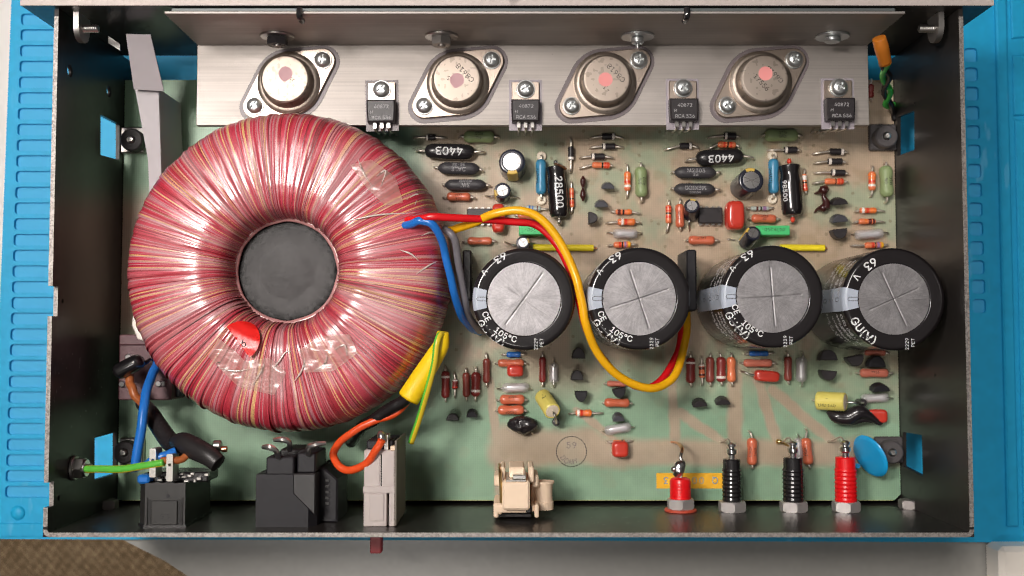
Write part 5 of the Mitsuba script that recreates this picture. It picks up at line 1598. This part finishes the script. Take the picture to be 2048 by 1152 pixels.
# black outlet socket
t = thing('outlet_socket', 'black angular outlet socket in the middle of the rear wall', 'socket')
a, b = U(511, 1050, zt), U(617, 949, zt)
x0, x1, yi = a[0], b[0], b[1]
part(t, 'body', xz_prism(Polygon([(x0, 20), (x1 + 2.5, 20), (x1 + 2.5, zt - 4), (x1, zt), (x0, zt)]), yw, yi), 'plastic_charcoal', 15)
part(t, 'side_wing', bprism(Polygon([(x1 + 1.5, yw), (x1 + 8.8, yw), (x1 + 8.8, yi - 3), (x1 + 3.5, yi + 1.5), (x1 + 1.5, yi + 1.5)]), 20, 44, .6), 'plastic_charcoal', 15)
tri = Polygon([(x1 - 7, yw + .01), (x1 + .4, yw + .01), (x1 + .4, yw + 2), (x1 - 7, yi - 8)])
part(t, 'bevel', bprism(Polygon([(x1 - 5.5, yw + 12), (x1 + 2.6, yw + 4), (x1 + 2.6, yi + .4), (x1 - 5.5, yi + .4)]), zt - 6, zt + .5, .4), 'plastic_black', 15)
part(t, 'contact_block', PB(532, 588, 914, 950, 30, zt, .5), 'plastic_charcoal', 20)
part(t, 'contact_block', PB(594, 631, 906, 946, 30, zt - 2, .5), 'plastic_charcoal', 20)
part(t, 'contact_block', PB(560, 612, 898, 935, 26, 44, .5), 'plastic_black', 20)
for pts in ([(556, 914, 55), (552, 902, 58), (540, 895, 59), (525, 894, 58)], [(580, 900, 50), (578, 884, 54), (565, 879, 55), (548, 880, 54)], [(616, 908, 53), (618, 894, 57), (632, 889, 58), (652, 886, 57)]):
    part(t, 'solder_tag', tube([U(*p) for p in pts], [1.0, .95, 1.2, .7], 8, 6), 'bright_lead')
c = U(640, 985, 44)
for k in range(5):
    part(t, 'moulded_mark', cbox([x1 + 5 - .8, yi - 4 - 2.1 * k, 44.01], [x1 + 5 + .8, yi - 2.8 - 2.1 * k, 44.3], .1), 'plastic_black', 20)

# grey switch
t = thing('rocker_switch', 'grey slide switch block with orange wire soldered on', 'switch')
zs = 53.0
a, b = U(727, 1043, zs), U(790, 900, zs)
x0, x1, yi = a[0], b[0], b[1]
ym = U(760, 985, zs)[1]
part(t, 'body', cbox([x0, ym + .02, 24], [x1, yi, zs - .02], .4), 'grey_plastic', 20)
xs = U(751, 1000, zs)[0]
xe = U(775, 1000, zs)[0]
part(t, 'foot', cbox([x0, yw, 26], [xe - .3, ym, zs], .3), 'grey_plastic', 20)
part(t, 'foot', cbox([xe + .5, yw, 26], [x1, ym, zs], .3), 'grey_plastic', 20)
part(t, 'band', cbox([x0 - .3, ym - .3, 25], [x1 + .2, ym + 2.2, zs + .35], .3), 'grey_plastic', 20)
part(t, 'slider', cbox([xs - 2.2, yw + 2, zs + .02], [xe - 1.2, ym - .5, zs + .5], .3), 'grey_plastic', 20)
xg = U(763, 940, zs)[0]
part(t, 'seam', cbox([xg - .25, ym + 2.4, zs + .0], [xg + .15, yi - 1.5, zs + .04], .01), 'slot_dark', False)
part(t, 'seam_rib', cbox([xg - 1.2, ym + 2.4, zs - .01], [xg - .5, yi - 1.0, zs + .35], .15), 'grey_plastic', 20)
part(t, 'side_cover', cbox([x1 + .02, yw + .5, 22], [x1 + .8, yi + 3.5, zs + 1.2], .2), 'grey_cover', 20)
part(t, 'end_block', cbox([x0 + .6, yi + .02, 26], [x1 - 1.0, yi + 3.2, zs - 2.4], .4), 'plastic_charcoal', 20)
c = U(763, 876, 55)
part(t, 'solder_joint', ellipsoid([c[0], c[1], 53.2], 1.7, 2.6, 2.0, .3), 'solder', True)
part(t, 'contact_tag', cbox([c[0] + .6, c[1] - 4.5, 46], [c[0] + 2.2, c[1] + 1, 52.6], .15), 'bright_lead')
part(t, 'contact_tag', cbox([c[0] + 3.0, yi - .2, 46], [c[0] + 5.2, yi + 1.4, 53.4], .2), 'cream_plastic')

# cream connector
t = thing('cream_connector', 'cream plastic input connector with side barrel on the rear wall', 'connector')
zc = 46.0


def cp(name, px0, px1, py0, py1, z0, z1, m='cream_plastic', b_=.5):
    part(t, name, PB(px0, px1, py0, py1, z0, z1, b_), m, 25)


cp('housing', 1004, 1060, 962, 1021, 18, zc, b_=.8)
cp('base_bar', 987, 1056, 1007, 1026, 20, zc - 3)
cp('foot', 987, 997, 1014, 1036, 20, zc - 3)
cp('foot_step', 997.5, 1003, 1016, 1030, 20, zc - 3.2)
cp('foot', 1069, 1078, 1010, 1036, 20, zc - 3)
cp('foot_step', 1061.5, 1068.6, 1010, 1024, 20, zc - 4)
cp('shutter', 997, 1063, 1026, 1035, 16, zc - 8, 'plastic_black', .3)
cp('catch', 1052, 1062, 1011, 1026, 20, zc - 2, 'plastic_black', .3)
cp('prong', 1000, 1010, 934, 962, 20, zc - 6)
cp('prong', 1018, 1049, 934, 956, 20, zc - 6)
cp('prong', 1057, 1068, 934, 965, 20, zc - 6)
cp('ear', 988, 1001, 951, 972, 20, zc - 9)
cp('ear', 1064, 1077, 950, 975, 20, zc - 9)
cp('side_plate', 1061, 1076, 968, 1012, 18, zc - 14)
cp('contact', 1025, 1052, 950, 958.5, 24, zc - 1, 'steel', .2)
cp('contact', 1012, 1052, 960, 963.5, 24, zc + .2, 'steel', .1)
c = U(1086, 1010, 36)
part(t, 'barrel', along(lathe([(0, 0), (4.2, 0), (4.2, 2.9), (3.9, 3.2), (3.75, 5.8), (3.9, 9.2), (4.5, 9.9), (4.5, 10.6), (2.4, 10.7), (2.2, 9.5), (0, 9.5)], 28), [c[0], U(1086, 1023, 36)[1], 30], [c[0], 0, 30]), 'cream_plastic', 40)
part(t, 'contact_wire', tube([U(999, 929, 33), U(1000, 945, 42), U(1001.5, 975, 44), U(1002, 1006, 44.6)], .55, 8, 4), 'gold')


# binding posts: each lies along y, out of the rear wall
def post(px, py_in, r_px, m, label, tip=None, washer=None, short=False):
    z = 18.0
    s = sc(z)
    x = U(px, 1000, z)[0]
    R = r_px / s
    ye = U(px, py_in, z)[1]
    t = thing('terminal_post', label, 'terminal', 'screw terminals on the rear wall')
    y = YB + .02
    if washer:
        part(t, 'washer', cyl([x, y, z], [x, y + 1.0, z], 6.3, 32, .2), washer)
        y += 1.02
    part(t, 'nut', hexnut([x, y, z], [0, 1, 0], 5.6, 3.9, 2.0), 'nut_steel', 20)
    y += 3.92
    L = ye - y
    pr = [(0, 0), (R * .96, 0)]
    if short:
        pr = [(0, 0), (R * .98, 0)]
        n = 5
        for k in range(n):
            u = L * .75 * k / n
            pr += [(R * .98, u + .2), (R, u + .5), (R * .98, u + .8)]
        pr += [(R, L * .8), (R * .9, L * .93), (R * .62, L), (0, L)]
    else:
        zz = 0.0
        while zz < L * .7:
            pr += [(R * .945, zz + .15), (R, zz + .6), (R, zz + .9), (R * .945, zz + 1.45)]
            zz += 1.6
        pr += [(R * .9, L * .72), (R * .9, L - .3), (R * .84, L), (0, L)]
    part(t, 'body', along(lathe(pr, 36), [x, y, z], [x, y + 1, z]), m, 30)
    if tip:
        part(t, 'tip', along(lathe([(0, 0), (1.3, 0), (1.3, 1.6), (2.0, 2.2), (2.1, 3.6), (1.3, 4.1), (1.25, 4.6), (1.8, 5.0), (1.8, 5.8), (.9, 6.4), (0, 6.5)], 20), [x, ye + .01, z], [x, ye + 1, z]), 'solder', 30)
        e = U(*tip, .1)
        part(t, 'pigtail', tube([[x, ye + 5.5, z], [x - .8, ye + 7.5, z - 3], [(x + e[0]) / 2, (ye + 7 + e[1]) / 2, 6], e], .35, 8, 5), 'lead_wire')
    return t, x, ye, z


t, x, ye, z = post(1361, 955, 21, 'post_red', 'short red terminal post with solder blob and red washer, over the yellow label', washer='washer_red', short=True)
q = ellipsoid([0, 0, 0], 2.2, 3.4, 2.2, -.35, 4)
q.vertices *= (1 + .5 * (nfbm(q.vertices * .5, 3, 8) - .5))[:, None]
q.apply_translation([x - .6, ye + 3.6, z + 1])
part(t, 'solder_blob', q, 'solder', True)
part(t, 'solder_blob', ellipsoid([x - 2.4, ye + 3.6, z + 1.5], 1.6, 1.1, 1.1, .4), 'solder', True)
part(t, 'tag', tube([[x, ye - .2, z], [x + 1.2, ye + 5, z], U(1361, 915, 18), U(1364, 902, 16)], .7, 8, 5), 'dull_steel')
part(t, 'copper_braid', tube([U(1363, 906, 17), U(1364, 897, 15), U(1359, 889, 10), U(1352, 885, 5), U(1342, 884, .1)], [.6, .75, .7, .5, .35], 8, 5), 'copper')
post(1464, 918, 19, 'gloss_black', 'black terminal post nearest the yellow label', (1441, 884))
post(1587, 915, 21, 'gloss_black', 'black terminal post in front of the clear and orange pair', (1560, 886))
post(1692, 914, 21.5, 'post_red', 'tall red terminal post beside the blue disc capacitor', (1655, 884))
t = thing('bent_lead', 'small brass coloured bent lead left of the second black post', 'wire')
put(t, tube([U(1555, 886, .1), U(1556, 883, 2), U(1563, 884, 2.5), U(1572, 889, 1.5), U(1577, 892, .1)], [.5, 1.0, .7, .4, .3], 8, 5), 'gold', True)
